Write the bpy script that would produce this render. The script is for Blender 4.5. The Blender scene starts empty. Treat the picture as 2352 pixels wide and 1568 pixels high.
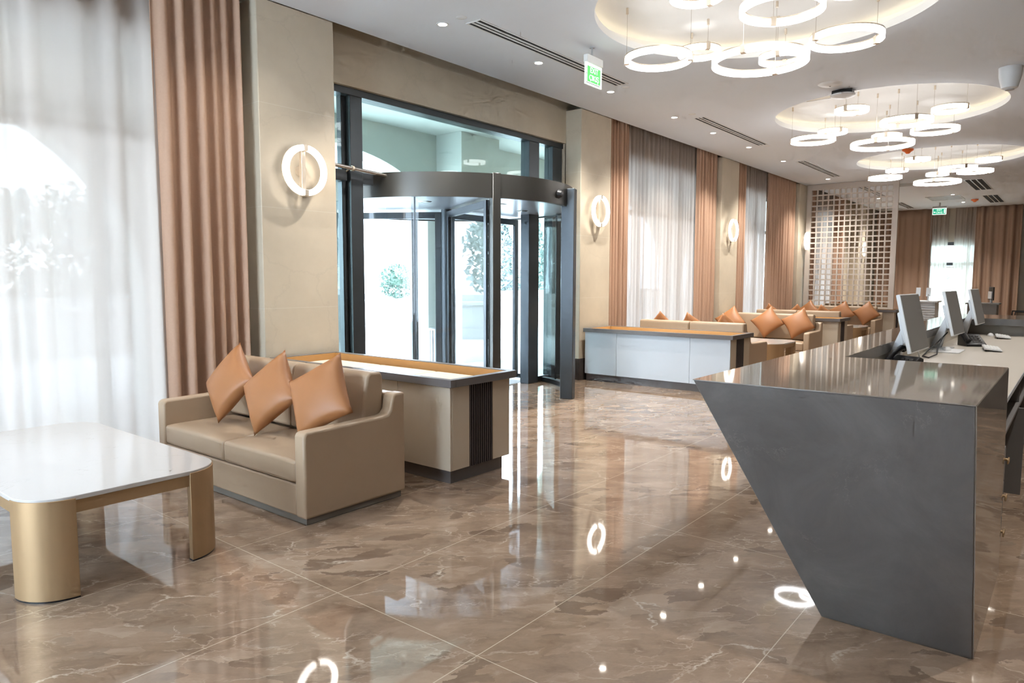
import bpy, bmesh, math, random
from math import sin, cos, pi, radians, sqrt, hypot, atan2
from mathutils import Vector, Matrix

SC = bpy.context.scene
COL = SC.collection

# ------------------------------------------------------------------ camera
cam_d = bpy.data.cameras.new('camera')
cam = bpy.data.objects.new('camera', cam_d)
COL.objects.link(cam)
cam_d.sensor_fit = 'HORIZONTAL'
cam_d.sensor_width = 36.0
cam_d.lens = 1613.7 / 2352.0 * 36.0
cam_d.clip_start = 0.05
cam_d.clip_end = 400
_yaw, _pitch, _roll = 0.67918, -0.08796, 0.00237
_f = Vector((cos(_pitch) * cos(_yaw), cos(_pitch) * sin(_yaw), sin(_pitch)))
_r = _f.cross(Vector((0, 0, 1))).normalized()
_u = _r.cross(_f)
_r2 = cos(_roll) * _r + sin(_roll) * _u
_u2 = -sin(_roll) * _r + cos(_roll) * _u
_m = Matrix((_r2, _u2, -_f)).transposed().to_4x4()
_m.translation = Vector((0, 0, 1.55))
cam.matrix_world = _m
SC.camera = cam

# ------------------------------------------------------------------ world, exposure
SC.view_settings.view_transform = 'Standard'
SC.view_settings.look = 'None'
SC.view_settings.gamma = 1.0
SC.view_settings.use_curve_mapping = False
SC.view_settings.exposure = 1.5
SC.cycles.transparent_max_bounces = 20
SC.cycles.max_bounces = 7
SC.cycles.diffuse_bounces = 2
SC.cycles.glossy_bounces = 4
SC.cycles.transmission_bounces = 4
SC.cycles.caustics_reflective = False
SC.cycles.caustics_refractive = False
SC.cycles.use_adaptive_sampling = True
SC.cycles.adaptive_threshold = 0.1
SC.cycles.adaptive_min_samples = 12
SC.cycles.sample_clamp_indirect = 8.0
W = bpy.data.worlds.new('world')
SC.world = W
W.use_nodes = True
_bg = W.node_tree.nodes['Background']
_bg.inputs['Color'].default_value = (0.68, 0.83, 1.0, 1)
_bg.inputs['Strength'].default_value = 6.0
RING_E = 3.2
COVE_E = 1.0
SPOT_W = 150.0
SPOT_E = 14.0

# ------------------------------------------------------------------ node materials
MATS = {}

def nodes(name):
    m = bpy.data.materials.new(name)
    m.use_nodes = True
    nt = m.node_tree
    return m, nt, nt.nodes['Principled BSDF'], nt.nodes['Material Output']

def N(nt, t, **kw):
    n = nt.nodes.new(t)
    for k, v in kw.items():
        if k in n.inputs:
            n.inputs[k].default_value = v
        else:
            setattr(n, k, v)
    return n

def L(nt, a, b):
    nt.links.new(a, b)

def rgb(c):
    return (c[0], c[1], c[2], 1)

def pm(name, col, rough=0.5, metal=0.0, noise=None, bump=None, spec=0.5, stretch=None, coat=0.0):
    """plain surface with a little procedural variation: noise=(scale, amount), bump=(scale, strength)"""
    m, nt, p, o = nodes(name)
    p.inputs['Base Color'].default_value = rgb(col)
    p.inputs['Roughness'].default_value = rough
    p.inputs['Metallic'].default_value = metal
    p.inputs['Specular IOR Level'].default_value = spec
    p.inputs['Coat Weight'].default_value = coat
    tc = N(nt, 'ShaderNodeTexCoord')
    src = tc.outputs['Object']
    if stretch:
        mp = N(nt, 'ShaderNodeMapping')
        mp.inputs['Scale'].default_value = stretch
        L(nt, src, mp.inputs['Vector'])
        src = mp.outputs['Vector']
    if noise:
        n = N(nt, 'ShaderNodeTexNoise', Scale=noise[0], Detail=4.0)
        L(nt, src, n.inputs['Vector'])
        r = N(nt, 'ShaderNodeMix', data_type='RGBA')
        a = noise[1]
        r.inputs['A'].default_value = rgb([c * (1 - a) for c in col])
        r.inputs['B'].default_value = rgb([min(1, c * (1 + a)) for c in col])
        L(nt, n.outputs['Fac'], r.inputs['Factor'])
        L(nt, r.outputs['Result'], p.inputs['Base Color'])
    if bump:
        n = N(nt, 'ShaderNodeTexNoise', Scale=bump[0], Detail=2.0)
        L(nt, src, n.inputs['Vector'])
        b = N(nt, 'ShaderNodeBump', Strength=bump[1], Distance=0.01)
        L(nt, n.outputs['Fac'], b.inputs['Height'])
        L(nt, b.outputs['Normal'], p.inputs['Normal'])
    MATS[name] = m
    return m

def emit(name, col, s):
    m, nt, p, o = nodes(name)
    p.inputs['Base Color'].default_value = rgb(col)
    p.inputs['Emission Color'].default_value = rgb(col)
    p.inputs['Emission Strength'].default_value = s
    MATS[name] = m
    return m

def glass(name, tint, ior=1.34, rough=0.0):
    m, nt, p, o = nodes(name)
    nt.nodes.remove(p)
    t = N(nt, 'ShaderNodeBsdfTransparent')
    t.inputs['Color'].default_value = rgb(tint)
    g = N(nt, 'ShaderNodeBsdfGlossy', Roughness=rough)
    f = N(nt, 'ShaderNodeFresnel')
    geo = N(nt, 'ShaderNodeNewGeometry')
    mi = N(nt, 'ShaderNodeMapRange')
    mi.inputs['To Min'].default_value = ior
    mi.inputs['To Max'].default_value = 1.0 / ior
    L(nt, geo.outputs['Backfacing'], mi.inputs['Value'])
    L(nt, mi.outputs['Result'], f.inputs['IOR'])
    mx = N(nt, 'ShaderNodeMixShader')
    L(nt, f.outputs['Fac'], mx.inputs['Fac'])
    L(nt, t.outputs['BSDF'], mx.inputs[1])
    L(nt, g.outputs['BSDF'], mx.inputs[2])
    L(nt, mx.outputs['Shader'], o.inputs['Surface'])
    MATS[name] = m
    return m

def ramp(nt, src, stops):
    r = N(nt, 'ShaderNodeValToRGB')
    e = r.color_ramp.elements
    e[0].position, e[0].color = stops[0][0], rgb(stops[0][1])
    e[1].position, e[1].color = stops[-1][0], rgb(stops[-1][1])
    for pz, c in stops[1:-1]:
        k = e.new(pz)
        k.color = rgb(c)
    L(nt, src, r.inputs['Fac'])
    return r

def mixc(nt, fac, a, b, mode='MIX'):
    r = N(nt, 'ShaderNodeMix', data_type='RGBA', blend_type=mode)
    for k, v in (('Factor', fac), ('A', a), ('B', b)):
        if hasattr(v, 'links') or hasattr(v, 'is_linked'):
            L(nt, v, r.inputs[k])
        elif k == 'Factor':
            r.inputs[k].default_value = v
        else:
            r.inputs[k].default_value = rgb(v)
    return r.outputs['Result']

def math_n(nt, op, a, b=None, clamp=False):
    n = N(nt, 'ShaderNodeMath', operation=op, use_clamp=clamp)
    for i, v in enumerate((a, b)):
        if v is None:
            continue
        if isinstance(v, (int, float)):
            n.inputs[i].default_value = v
        else:
            L(nt, v, n.inputs[i])
    return n.outputs[0]

def line_mask(nt, coord, offset, pitch, half):
    """1 on thin lines at offset + k * pitch"""
    a = math_n(nt, 'SUBTRACT', coord, offset - pitch * 0.5)
    a = math_n(nt, 'DIVIDE', a, pitch)
    a = math_n(nt, 'FRACT', a)
    a = math_n(nt, 'SUBTRACT', a, 0.5)
    a = math_n(nt, 'ABSOLUTE', a)
    return math_n(nt, 'LESS_THAN', a, half / pitch)

def marble_floor():
    m, nt, p, o = nodes('brown_marble')
    tc = N(nt, 'ShaderNodeTexCoord')
    mp = N(nt, 'ShaderNodeMapping', vector_type='TEXTURE')
    mp.inputs['Rotation'].default_value = (0, 0, radians(-44))
    mp.inputs['Scale'].default_value = (0.80, 0.42, 1.0)
    L(nt, tc.outputs['Object'], mp.inputs['Vector'])
    wob = N(nt, 'ShaderNodeTexNoise', Scale=1.5, Detail=6.0, Roughness=0.62)
    L(nt, mp.outputs['Vector'], wob.inputs['Vector'])
    add = N(nt, 'ShaderNodeMix', data_type='RGBA', blend_type='LINEAR_LIGHT')
    add.inputs['Factor'].default_value = 0.30
    L(nt, mp.outputs['Vector'], add.inputs['A'])
    L(nt, wob.outputs['Color'], add.inputs['B'])
    warped = add.outputs['Result']
    base = N(nt, 'ShaderNodeTexNoise', Scale=1.5, Detail=9.0, Roughness=0.66)
    L(nt, warped, base.inputs['Vector'])
    c = ramp(nt, base.outputs['Fac'], [(0.25, (0.15, 0.098, 0.064)), (0.42, (0.27, 0.185, 0.125)),
                                       (0.58, (0.355, 0.25, 0.175)), (0.78, (0.47, 0.355, 0.26))])
    # brecciated pebbles in bands: some dark, all slightly different
    v = N(nt, 'ShaderNodeTexVoronoi', Scale=4.6, Randomness=1.0)
    L(nt, warped, v.inputs['Vector'])
    cell = N(nt, 'ShaderNodeSeparateColor')
    L(nt, v.outputs['Color'], cell.inputs['Color'])
    band = N(nt, 'ShaderNodeTexNoise', Scale=0.75, Detail=4.0, Roughness=0.6)
    L(nt, warped, band.inputs['Vector'])
    bm_ = ramp(nt, band.outputs['Fac'], [(0.47, (0, 0, 0)), (0.57, (1, 1, 1))])
    dark = math_n(nt, 'MULTIPLY', math_n(nt, 'LESS_THAN', cell.outputs[0], 0.30), bm_.outputs['Color'])
    col = mixc(nt, math_n(nt, 'MULTIPLY', dark, 0.55), c.outputs['Color'], (0.115, 0.076, 0.052))
    tint = math_n(nt, 'MULTIPLY', math_n(nt, 'GREATER_THAN', cell.outputs[1], 0.72), bm_.outputs['Color'])
    col = mixc(nt, math_n(nt, 'MULTIPLY', tint, 0.30), col, (0.52, 0.40, 0.30))
    # pale veins between the pebbles and long thin streaks
    def vein(scale, width, amount, fs, lo, hi, colour, base_col, vec):
        ve = N(nt, 'ShaderNodeTexVoronoi', feature='DISTANCE_TO_EDGE', Scale=scale)
        L(nt, vec, ve.inputs['Vector'])
        vr = ramp(nt, ve.outputs['Distance'], [(0.0, (1, 1, 1)), (width, (0, 0, 0))])
        fade = N(nt, 'ShaderNodeTexNoise', Scale=fs, Detail=3.0)
        L(nt, mp.outputs['Vector'], fade.inputs['Vector'])
        fr = ramp(nt, fade.outputs['Fac'], [(lo, (0, 0, 0)), (hi, (1, 1, 1))])
        k = math_n(nt, 'MULTIPLY', math_n(nt, 'MULTIPLY', vr.outputs['Color'], fr.outputs['Color']), amount)
        return mixc(nt, k, base_col, colour)
    col = vein(1.3, 0.018, 0.8, 2.0, 0.50, 0.64, (0.66, 0.55, 0.44), col, warped)
    col = vein(4.6, 0.045, 0.55, 1.4, 0.52, 0.62, (0.55, 0.43, 0.33), col, warped)
    col = vein(2.6, 0.02, 0.6, 2.6, 0.55, 0.66, (0.62, 0.50, 0.40), col, warped)
    ve2 = N(nt, 'ShaderNodeTexNoise', Scale=4.5, Detail=9.0, Roughness=0.72)
    L(nt, warped, ve2.inputs['Vector'])
    f2 = ramp(nt, ve2.outputs['Fac'], [(0.58, (0, 0, 0)), (0.72, (0.6, 0.6, 0.6))])
    col = mixc(nt, f2.outputs['Color'], col, (0.47, 0.36, 0.275))
    f3 = ramp(nt, ve2.outputs['Fac'], [(0.30, (0.45, 0.45, 0.45)), (0.42, (0, 0, 0))])
    col = mixc(nt, f3.outputs['Color'], col, (0.16, 0.105, 0.07))
    # tile joints
    xyz = N(nt, 'ShaderNodeSeparateXYZ')
    L(nt, tc.outputs['Object'], xyz.inputs[0])
    jx = line_mask(nt, xyz.outputs[0], 2.075, 1.852, 0.0022)
    jy = line_mask(nt, xyz.outputs[1], 3.711, 0.927, 0.0022)
    j = math_n(nt, 'MULTIPLY', math_n(nt, 'MAXIMUM', jx, jy), 0.75)
    col = mixc(nt, j, col, (0.70, 0.58, 0.44))
    L(nt, col, p.inputs['Base Color'])
    p.inputs['Roughness'].default_value = 0.035
    p.inputs['Specular IOR Level'].default_value = 0.95
    b = N(nt, 'ShaderNodeBump', Strength=0.055, Distance=0.02)
    bn = N(nt, 'ShaderNodeTexNoise', Scale=1.6, Detail=1.0)
    L(nt, tc.outputs['Object'], bn.inputs['Vector'])
    L(nt, bn.outputs['Fac'], b.inputs['Height'])
    L(nt, b.outputs['Normal'], p.inputs['Normal'])
    MATS['brown_marble'] = m
    return m

def beige_stone(name, col, dark, pitch=0.952, off=0.318):
    m, nt, p, o = nodes(name)
    tc = N(nt, 'ShaderNodeTexCoord')
    n1 = N(nt, 'ShaderNodeTexNoise', Scale=1.7, Detail=7.0, Roughness=0.6)
    L(nt, tc.outputs['Object'], n1.inputs['Vector'])
    c = ramp(nt, n1.outputs['Fac'], [(0.3, dark), (0.7, col)])
    ve = N(nt, 'ShaderNodeTexVoronoi', feature='DISTANCE_TO_EDGE', Scale=0.9)
    wv = N(nt, 'ShaderNodeMix', data_type='RGBA', blend_type='LINEAR_LIGHT')
    wv.inputs['Factor'].default_value = 0.35
    L(nt, tc.outputs['Object'], wv.inputs['A'])
    L(nt, n1.outputs['Color'], wv.inputs['B'])
    L(nt, wv.outputs['Result'], ve.inputs['Vector'])
    vr = ramp(nt, ve.outputs['Distance'], [(0.0, (0.16, 0.16, 0.16)), (0.012, (0, 0, 0))])
    cc = mixc(nt, vr.outputs['Color'], c.outputs['Color'], [k * 0.72 for k in dark])
    xyz = N(nt, 'ShaderNodeSeparateXYZ')
    L(nt, tc.outputs['Object'], xyz.inputs[0])
    j = math_n(nt, 'MULTIPLY', line_mask(nt, xyz.outputs[2], off, pitch, 0.0025), 0.5)
    cc = mixc(nt, j, cc, (0.75, 0.70, 0.60))
    L(nt, cc, p.inputs['Base Color'])
    p.inputs['Roughness'].default_value = 0.42
    MATS[name] = m
    return m

def grey_stone(name, rough, a, b, vein, spec=0.5):
    m, nt, p, o = nodes(name)
    tc = N(nt, 'ShaderNodeTexCoord')
    n1 = N(nt, 'ShaderNodeTexNoise', Scale=2.4, Detail=9.0, Roughness=0.68, Distortion=0.6)
    L(nt, tc.outputs['Object'], n1.inputs['Vector'])
    c = ramp(nt, n1.outputs['Fac'], [(0.3, a), (0.55, [(x + y) / 2 for x, y in zip(a, b)]), (0.75, b)])
    ve = N(nt, 'ShaderNodeTexVoronoi', feature='DISTANCE_TO_EDGE', Scale=2.1)
    wv = N(nt, 'ShaderNodeMix', data_type='RGBA', blend_type='LINEAR_LIGHT')
    wv.inputs['Factor'].default_value = 0.4
    L(nt, tc.outputs['Object'], wv.inputs['A'])
    L(nt, n1.outputs['Color'], wv.inputs['B'])
    L(nt, wv.outputs['Result'], ve.inputs['Vector'])
    vr = ramp(nt, ve.outputs['Distance'], [(0.0, (0.4, 0.4, 0.4)), (0.008, (0, 0, 0))])
    fd = N(nt, 'ShaderNodeTexNoise', Scale=3.0)
    L(nt, tc.outputs['Object'], fd.inputs['Vector'])
    fr = ramp(nt, fd.outputs['Fac'], [(0.52, (0, 0, 0)), (0.7, (1, 1, 1))])
    k = math_n(nt, 'MULTIPLY', vr.outputs['Color'], fr.outputs['Color'])
    L(nt, mixc(nt, k, c.outputs['Color'], vein), p.inputs['Base Color'])
    p.inputs['Roughness'].default_value = rough
    p.inputs['Specular IOR Level'].default_value = spec
    MATS[name] = m
    return m

def white_marble():
    m, nt, p, o = nodes('white_marble')
    tc = N(nt, 'ShaderNodeTexCoord')
    n1 = N(nt, 'ShaderNodeTexNoise', Scale=3.0, Detail=8.0, Roughness=0.7, Distortion=1.2)
    L(nt, tc.outputs['Object'], n1.inputs['Vector'])
    ve = N(nt, 'ShaderNodeTexVoronoi', feature='DISTANCE_TO_EDGE', Scale=2.6)
    wv = N(nt, 'ShaderNodeMix', data_type='RGBA', blend_type='LINEAR_LIGHT')
    wv.inputs['Factor'].default_value = 0.3
    L(nt, tc.outputs['Object'], wv.inputs['A'])
    L(nt, n1.outputs['Color'], wv.inputs['B'])
    L(nt, wv.outputs['Result'], ve.inputs['Vector'])
    vr = ramp(nt, ve.outputs['Distance'], [(0.0, (0.55, 0.55, 0.55)), (0.012, (0, 0, 0))])
    fr = ramp(nt, n1.outputs['Fac'], [(0.5, (0, 0, 0)), (0.62, (1, 1, 1))])
    k = math_n(nt, 'MULTIPLY', vr.outputs['Color'], fr.outputs['Color'])
    L(nt, mixc(nt, k, (0.64, 0.605, 0.565), (0.40, 0.33, 0.27)), p.inputs['Base Color'])
    p.inputs['Roughness'].default_value = 0.04
    MATS['white_marble'] = m

def sheer_mat(name, transp, col):
    m, nt, p, o = nodes(name)
    nt.nodes.remove(p)
    t = N(nt, 'ShaderNodeBsdfTransparent')
    tr = N(nt, 'ShaderNodeBsdfTranslucent')
    tr.inputs['Color'].default_value = rgb(col)
    d = N(nt, 'ShaderNodeBsdfDiffuse')
    d.inputs['Color'].default_value = rgb(col)
    m1 = N(nt, 'ShaderNodeMixShader')
    m1.inputs['Fac'].default_value = 0.58
    L(nt, tr.outputs[0], m1.inputs[1])
    L(nt, d.outputs[0], m1.inputs[2])
    m2 = N(nt, 'ShaderNodeMixShader')
    m2.inputs['Fac'].default_value = transp
    L(nt, m1.outputs[0], m2.inputs[1])
    L(nt, t.outputs[0], m2.inputs[2])
    L(nt, m2.outputs[0], o.inputs['Surface'])
    MATS[name] = m

marble_floor()
white_marble()
sheer_mat('sheer_voile', 0.03, (0.56, 0.485, 0.43))
beige_stone('beige_stone', (0.68, 0.58, 0.44), (0.59, 0.50, 0.375))
grey_stone('grey_stone', 0.38, (0.115, 0.105, 0.098), (0.20, 0.185, 0.175), (0.42, 0.38, 0.35))
grey_stone('grey_stone_polished', 0.05, (0.20, 0.17, 0.14), (0.30, 0.26, 0.215), (0.46, 0.40, 0.35), 1.0)
grey_stone('dark_marble', 0.12, (0.06, 0.05, 0.045), (0.12, 0.10, 0.09), (0.4, 0.36, 0.33))
pm('ceiling_paint', (0.79, 0.82, 0.87), 0.8, noise=(2.0, 0.015))
pm('cove_paint', (0.84, 0.82, 0.78), 0.8, noise=(2.0, 0.015))
pm('wall_paint', (0.55, 0.50, 0.42), 0.7, noise=(2.0, 0.03))
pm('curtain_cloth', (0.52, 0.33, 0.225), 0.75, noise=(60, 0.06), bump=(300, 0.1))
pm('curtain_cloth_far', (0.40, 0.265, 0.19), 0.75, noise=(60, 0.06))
pm('sofa_leather', (0.45, 0.325, 0.215), 0.42, noise=(5, 0.04), bump=(420, 0.06))
pm('plinth_grey', (0.22, 0.195, 0.165), 0.45, noise=(8, 0.05))
pm('tan_leather', (0.40, 0.165, 0.058), 0.45, noise=(6, 0.06), bump=(350, 0.06))
pm('brass', (0.47, 0.315, 0.17), 0.48, 0.6, noise=(40, 0.05), stretch=(1, 1, 0.05))
pm('champagne_metal', (0.72, 0.62, 0.50), 0.35, 0.7, noise=(20, 0.04))
pm('anthracite_metal', (0.075, 0.085, 0.095), 0.36, 0.55, noise=(10, 0.06))
pm('bronze_metal', (0.115, 0.11, 0.10), 0.34, 0.75, noise=(5, 0.05))
pm('bright_soffit', (0.55, 0.58, 0.62), 0.28, 0.6, noise=(5, 0.03))
pm('steel_tube', (0.6, 0.55, 0.5), 0.25, 1.0, noise=(5, 0.03))
pm('black_plastic', (0.012, 0.012, 0.014), 0.35, noise=(20, 0.1))
pm('white_plastic', (0.78, 0.78, 0.78), 0.4, noise=(20, 0.02))
pm('white_and_daylit_panel', (0.58, 0.615, 0.65), 0.42, noise=(4, 0.015))  # white laminate; also stands for daylight on one beige planter's front
pm('beige_panel', (0.57, 0.475, 0.36), 0.45, noise=(4, 0.02))
pm('dark_slat', (0.052, 0.042, 0.042), 0.45, noise=(30, 0.15), stretch=(1, 1, 0.1))
pm('slate_trim', (0.15, 0.135, 0.13), 0.35, noise=(20, 0.05))
pm('orange_wood', (0.56, 0.29, 0.095), 0.5, noise=(10, 0.08), stretch=(1, 1, 4))
pm('cream_pad', (0.72, 0.62, 0.51), 0.6, noise=(12, 0.03))
pm('lattice_paint', (0.57, 0.50, 0.435), 0.45, noise=(6, 0.03))
pm('cream_desk', (0.54, 0.485, 0.41), 0.4, noise=(4, 0.02))
pm('desk_grey', (0.19, 0.18, 0.175), 0.45, noise=(6, 0.05))
pm('screen_grey', (0.20, 0.19, 0.18), 0.6, noise=(40, 0.03))
pm('red_plastic', (0.7, 0.03, 0.02), 0.4, noise=(20, 0.05))
pm('orange_plastic', (0.85, 0.16, 0.02), 0.4, noise=(20, 0.05))
pm('black_gap', (0.006, 0.006, 0.006), 0.8, noise=(20, 0.1))
pm('hatch_beige', (0.66, 0.60, 0.50), 0.7, noise=(60, 0.03))
pm('grille_grey', (0.45, 0.45, 0.46), 0.6, noise=(150, 0.25))
pm('portico_paint', (0.56, 0.60, 0.56), 0.8, noise=(1.5, 0.03))
pm('white_render', (0.78, 0.78, 0.76), 0.85, noise=(3, 0.03))
pm('garden_stone', (0.60, 0.60, 0.58), 0.85, noise=(2, 0.05))
pm('paving', (0.66, 0.66, 0.65), 0.8, noise=(2, 0.05))
pm('leaf_green', (0.13, 0.22, 0.17), 0.6, noise=(9, 0.3))
pm('conifer_green', (0.26, 0.33, 0.31), 0.7, noise=(4, 0.3))
pm('bark', (0.34, 0.32, 0.31), 0.8, noise=(12, 0.2))
pm('steel_ribbed', (0.55, 0.56, 0.57), 0.3, 0.9, noise=(10, 0.05))
pm('lamp_white', (0.85, 0.85, 0.83), 0.5, noise=(10, 0.02))
pm('sign_green', (0.10, 0.55, 0.16), 0.4, noise=(10, 0.05))
emit('ring_glow', (0.99, 0.99, 1.0), RING_E)
emit('sconce_glow', (1.0, 0.95, 0.89), RING_E * 0.8)
emit('cove_glow', (1.0, 0.86, 0.62), COVE_E)
emit('spot_glow', (1.0, 0.93, 0.82), SPOT_E)
emit('sign_green_lit', (0.10, 0.55, 0.13), 0.35)
emit('sign_teal_lit', (0.02, 0.40, 0.24), 0.3)
emit('sign_white_lit', (0.85, 1.0, 0.9), 0.45)
glass('clear_glass', (0.965, 0.975, 0.975))
glass('green_glass', (0.87, 0.94, 0.905))

# ------------------------------------------------------------------ mesh helpers
class G:
    def __init__(self):
        self.v, self.f = [], []

    def add(self, vs, fs):
        n = len(self.v)
        self.v += [tuple(p) for p in vs]
        self.f += [tuple(i + n for i in f) for f in fs]
        return self

    def box(self, x0, x1, y0, y1, z0, z1):
        vs = [(x, y, z) for z in (z0, z1) for y in (y0, y1) for x in (x0, x1)]
        return self.add(vs, [(0, 2, 3, 1), (4, 5, 7, 6), (0, 1, 5, 4), (2, 6, 7, 3), (0, 4, 6, 2), (1, 3, 7, 5)])

    def hexa(self, b, t):
        """b, t: four bottom and four top points, same winding"""
        return self.add(list(b) + list(t), [(3, 2, 1, 0), (4, 5, 6, 7), (0, 1, 5, 4), (1, 2, 6, 5), (2, 3, 7, 6), (3, 0, 4, 7)])

    def prism(self, poly, a0, a1, axis='z'):
        n = len(poly)
        def P(u, w, t):
            return {'z': (u, w, t), 'y': (u, t, w), 'x': (t, u, w)}[axis]
        vs = [P(u, w, a0) for u, w in poly] + [P(u, w, a1) for u, w in poly]
        fs = [tuple(range(n - 1, -1, -1)), tuple(range(n, 2 * n))]
        fs += [(i, (i + 1) % n, n + (i + 1) % n, n + i) for i in range(n)]
        return self.add(vs, fs)

    def loops(self, rings, close_u=True, close_v=False, caps=False):
        n = len(rings[0])
        vs = [p for r in rings for p in r]
        fs = []
        m = len(rings)
        for j in range(m if close_v else m - 1):
            for i in range(n if close_u else n - 1):
                a, b = j * n + i, j * n + (i + 1) % n
                c, d = ((j + 1) % m) * n + (i + 1) % n, ((j + 1) % m) * n + i
                fs.append((a, b, c, d))
        if caps:
            fs.append(tuple(range(n - 1, -1, -1)))
            fs.append(tuple(range((m - 1) * n, m * n)))
        return self.add(vs, fs)

    def lathe(self, prof, c=(0, 0, 0), n=32, caps=True):
        rings = [[(c[0] + r * cos(2 * pi * i / n), c[1] + r * sin(2 * pi * i / n), c[2] + z) for i in range(n)] for r, z in prof]
        return self.loops(rings, caps=caps)

    def tube(self, pts, r, n=8, caps=True):
        pts = [Vector(p) for p in pts]
        rings = []
        for i, p in enumerate(pts):
            d = (pts[min(i + 1, len(pts) - 1)] - pts[max(i - 1, 0)]).normalized()
            a = d.cross(Vector((0, 0, 1)))
            if a.length < 1e-3:
                a = d.cross(Vector((1, 0, 0)))
            a.normalize()
            b = d.cross(a)
            rr = r[i] if isinstance(r, (list, tuple)) else r
            rings.append([p + rr * (cos(2 * pi * k / n) * a + sin(2 * pi * k / n) * b) for k in range(n)])
        return self.loops(rings, caps=caps)

    def arc(self, c, r0, r1, z0, z1, a0, a1, n=32):
        """curved bar with rectangular section, angles in degrees, about the vertical"""
        full = abs(a1 - a0) >= 359.9
        m = n if full else n + 1
        rings = []
        for i in range(m):
            a = radians(a0 + (a1 - a0) * i / n)
            ca, sa = cos(a), sin(a)
            rings.append([(c[0] + r * ca, c[1] + r * sa, c[2] + z) for r, z in ((r0, z0), (r1, z0), (r1, z1), (r0, z1))])
        return self.loops(rings, close_v=full, caps=not full)

    def disc(self, c, r, n=40, up=True):
        vs = [(c[0] + r * cos(2 * pi * i / n), c[1] + r * sin(2 * pi * i / n), c[2]) for i in range(n)]
        f = tuple(range(n))
        return self.add(vs, [f if up else f[::-1]])

    def xform(self, M):
        self.v = [tuple(M @ Vector(p)) for p in self.v]
        return self

def obj(name, g, mat, parent=None, bevel=0.0, seg=2, smooth=True, angle=38, solid=0.0, subd=0):
    me = bpy.data.meshes.new(name)
    me.from_pydata(g.v, [], g.f)
    me.update()
    bm = bmesh.new()
    bm.from_mesh(me)
    if not solid:
        bmesh.ops.recalc_face_normals(bm, faces=bm.faces)
    bm.to_mesh(me)
    bm.free()
    if smooth:
        me.shade_smooth()
        me.set_sharp_from_angle(angle=radians(angle))
    me.materials.append(MATS[mat])
    o = bpy.data.objects.new(name, me)
    COL.objects.link(o)
    if parent:
        o.parent = parent
    if bevel:
        b = o.modifiers.new('bevel', 'BEVEL')
        b.width = bevel
        b.segments = seg
        b.limit_method = 'ANGLE'
        b.angle_limit = radians(40)
        me.shade_smooth()
        me.set_sharp_from_angle(angle=radians(80))
    if subd:
        s = o.modifiers.new('subd', 'SUBSURF')
        s.levels = s.render_levels = subd
    if solid:
        s = o.modifiers.new('solid', 'SOLIDIFY')
        s.thickness = solid
        s.offset = 0
    return o

def thing(name, label, cat, loc=(0, 0, 0), rz=0.0, group=None):
    o = bpy.data.objects.new(name, None)
    COL.objects.link(o)
    o.empty_display_size = 0.1
    o.location = loc
    o.rotation_euler = (0, 0, rz)
    o['label'] = label
    o['category'] = cat
    if group:
        o['group'] = group
    return o

def tag(o, label, cat, group=None):
    o['label'] = label
    o['category'] = cat
    if group:
        o['group'] = group
    return o

def struct(name, g, mat, parent=None, **kw):
    o = obj(name, g, mat, parent, **kw)
    if not parent:
        o['kind'] = 'structure'
    return o

def dup(root, loc, rz, label, group=None, **keep):
    r = root.copy()
    COL.objects.link(r)
    r.location = loc
    r.rotation_euler = (0, 0, rz)
    r['label'] = label
    if group:
        r['group'] = group
    for ch in list(root.children):
        c = ch.copy()
        COL.objects.link(c)
        c.parent = r
        for gch in list(ch.children):
            d = gch.copy()
            COL.objects.link(d)
            d.parent = c
    return r

# ------------------------------------------------------------------ room shell
ZC = 4.11          # ceiling
ZU = 4.30          # ceiling inside the round recesses
COVES = [(6.81, 2.48), (12.10, 2.48), (17.40, 2.48), (1.52, 2.48)]
COVE_R = 1.57
XW0, XW1, YW0, YP, YW = -4.0, 29.6, -5.0, 5.97, 6.25
PIERS = [(-1.63, -0.77), (3.682, 4.534), (9.043, 9.91), (14.377, 15.315), (19.586, 20.6), (26.15, 27.05)]

fl = G().box(XW0, 29.75, YW0, 6.5, -0.12, 0.0)
struct('floor', fl, 'brown_marble')

def ceiling():
    g = G()
    half = 1.9
    n = 96
    for cx, cy in COVES:
        inner, outer = [], []
        for i in range(n):
            a = 2 * pi * i / n
            ca, sa = cos(a), sin(a)
            inner.append((cx + COVE_R * ca, cy + COVE_R * sa, ZC))
            k = half / max(abs(ca), abs(sa))
            outer.append((cx + k * ca, cy + k * sa, ZC))
        g.loops([inner, outer])
    def rect(x0, x1, y0, y1):
        g.add([(x0, y0, ZC), (x1, y0, ZC), (x1, y1, ZC), (x0, y1, ZC)], [(0, 3, 2, 1)])
    y0, y1 = 2.48 - half, 2.48 + half
    rect(XW0, XW1, YW0, y0)
    rect(XW0, XW1, y1, YP)
    xs = [XW0]
    for cx, _ in sorted(COVES):
        xs += [cx - half, cx + half]
    xs.append(XW1)
    for i in range(0, len(xs), 2):
        rect(xs[i], xs[i + 1], y0, y1)
    # edge of the ceiling board beside the curtain pocket and the pocket's own top
    g.box(XW0, XW1, YP - 0.02, YP, ZC + 0.001, 4.5)
    g.box(XW0, XW1, YP, YW + 0.3, 4.5, 4.56)
    return g
struct('ceiling', ceiling(), 'ceiling_paint', smooth=False)

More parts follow.
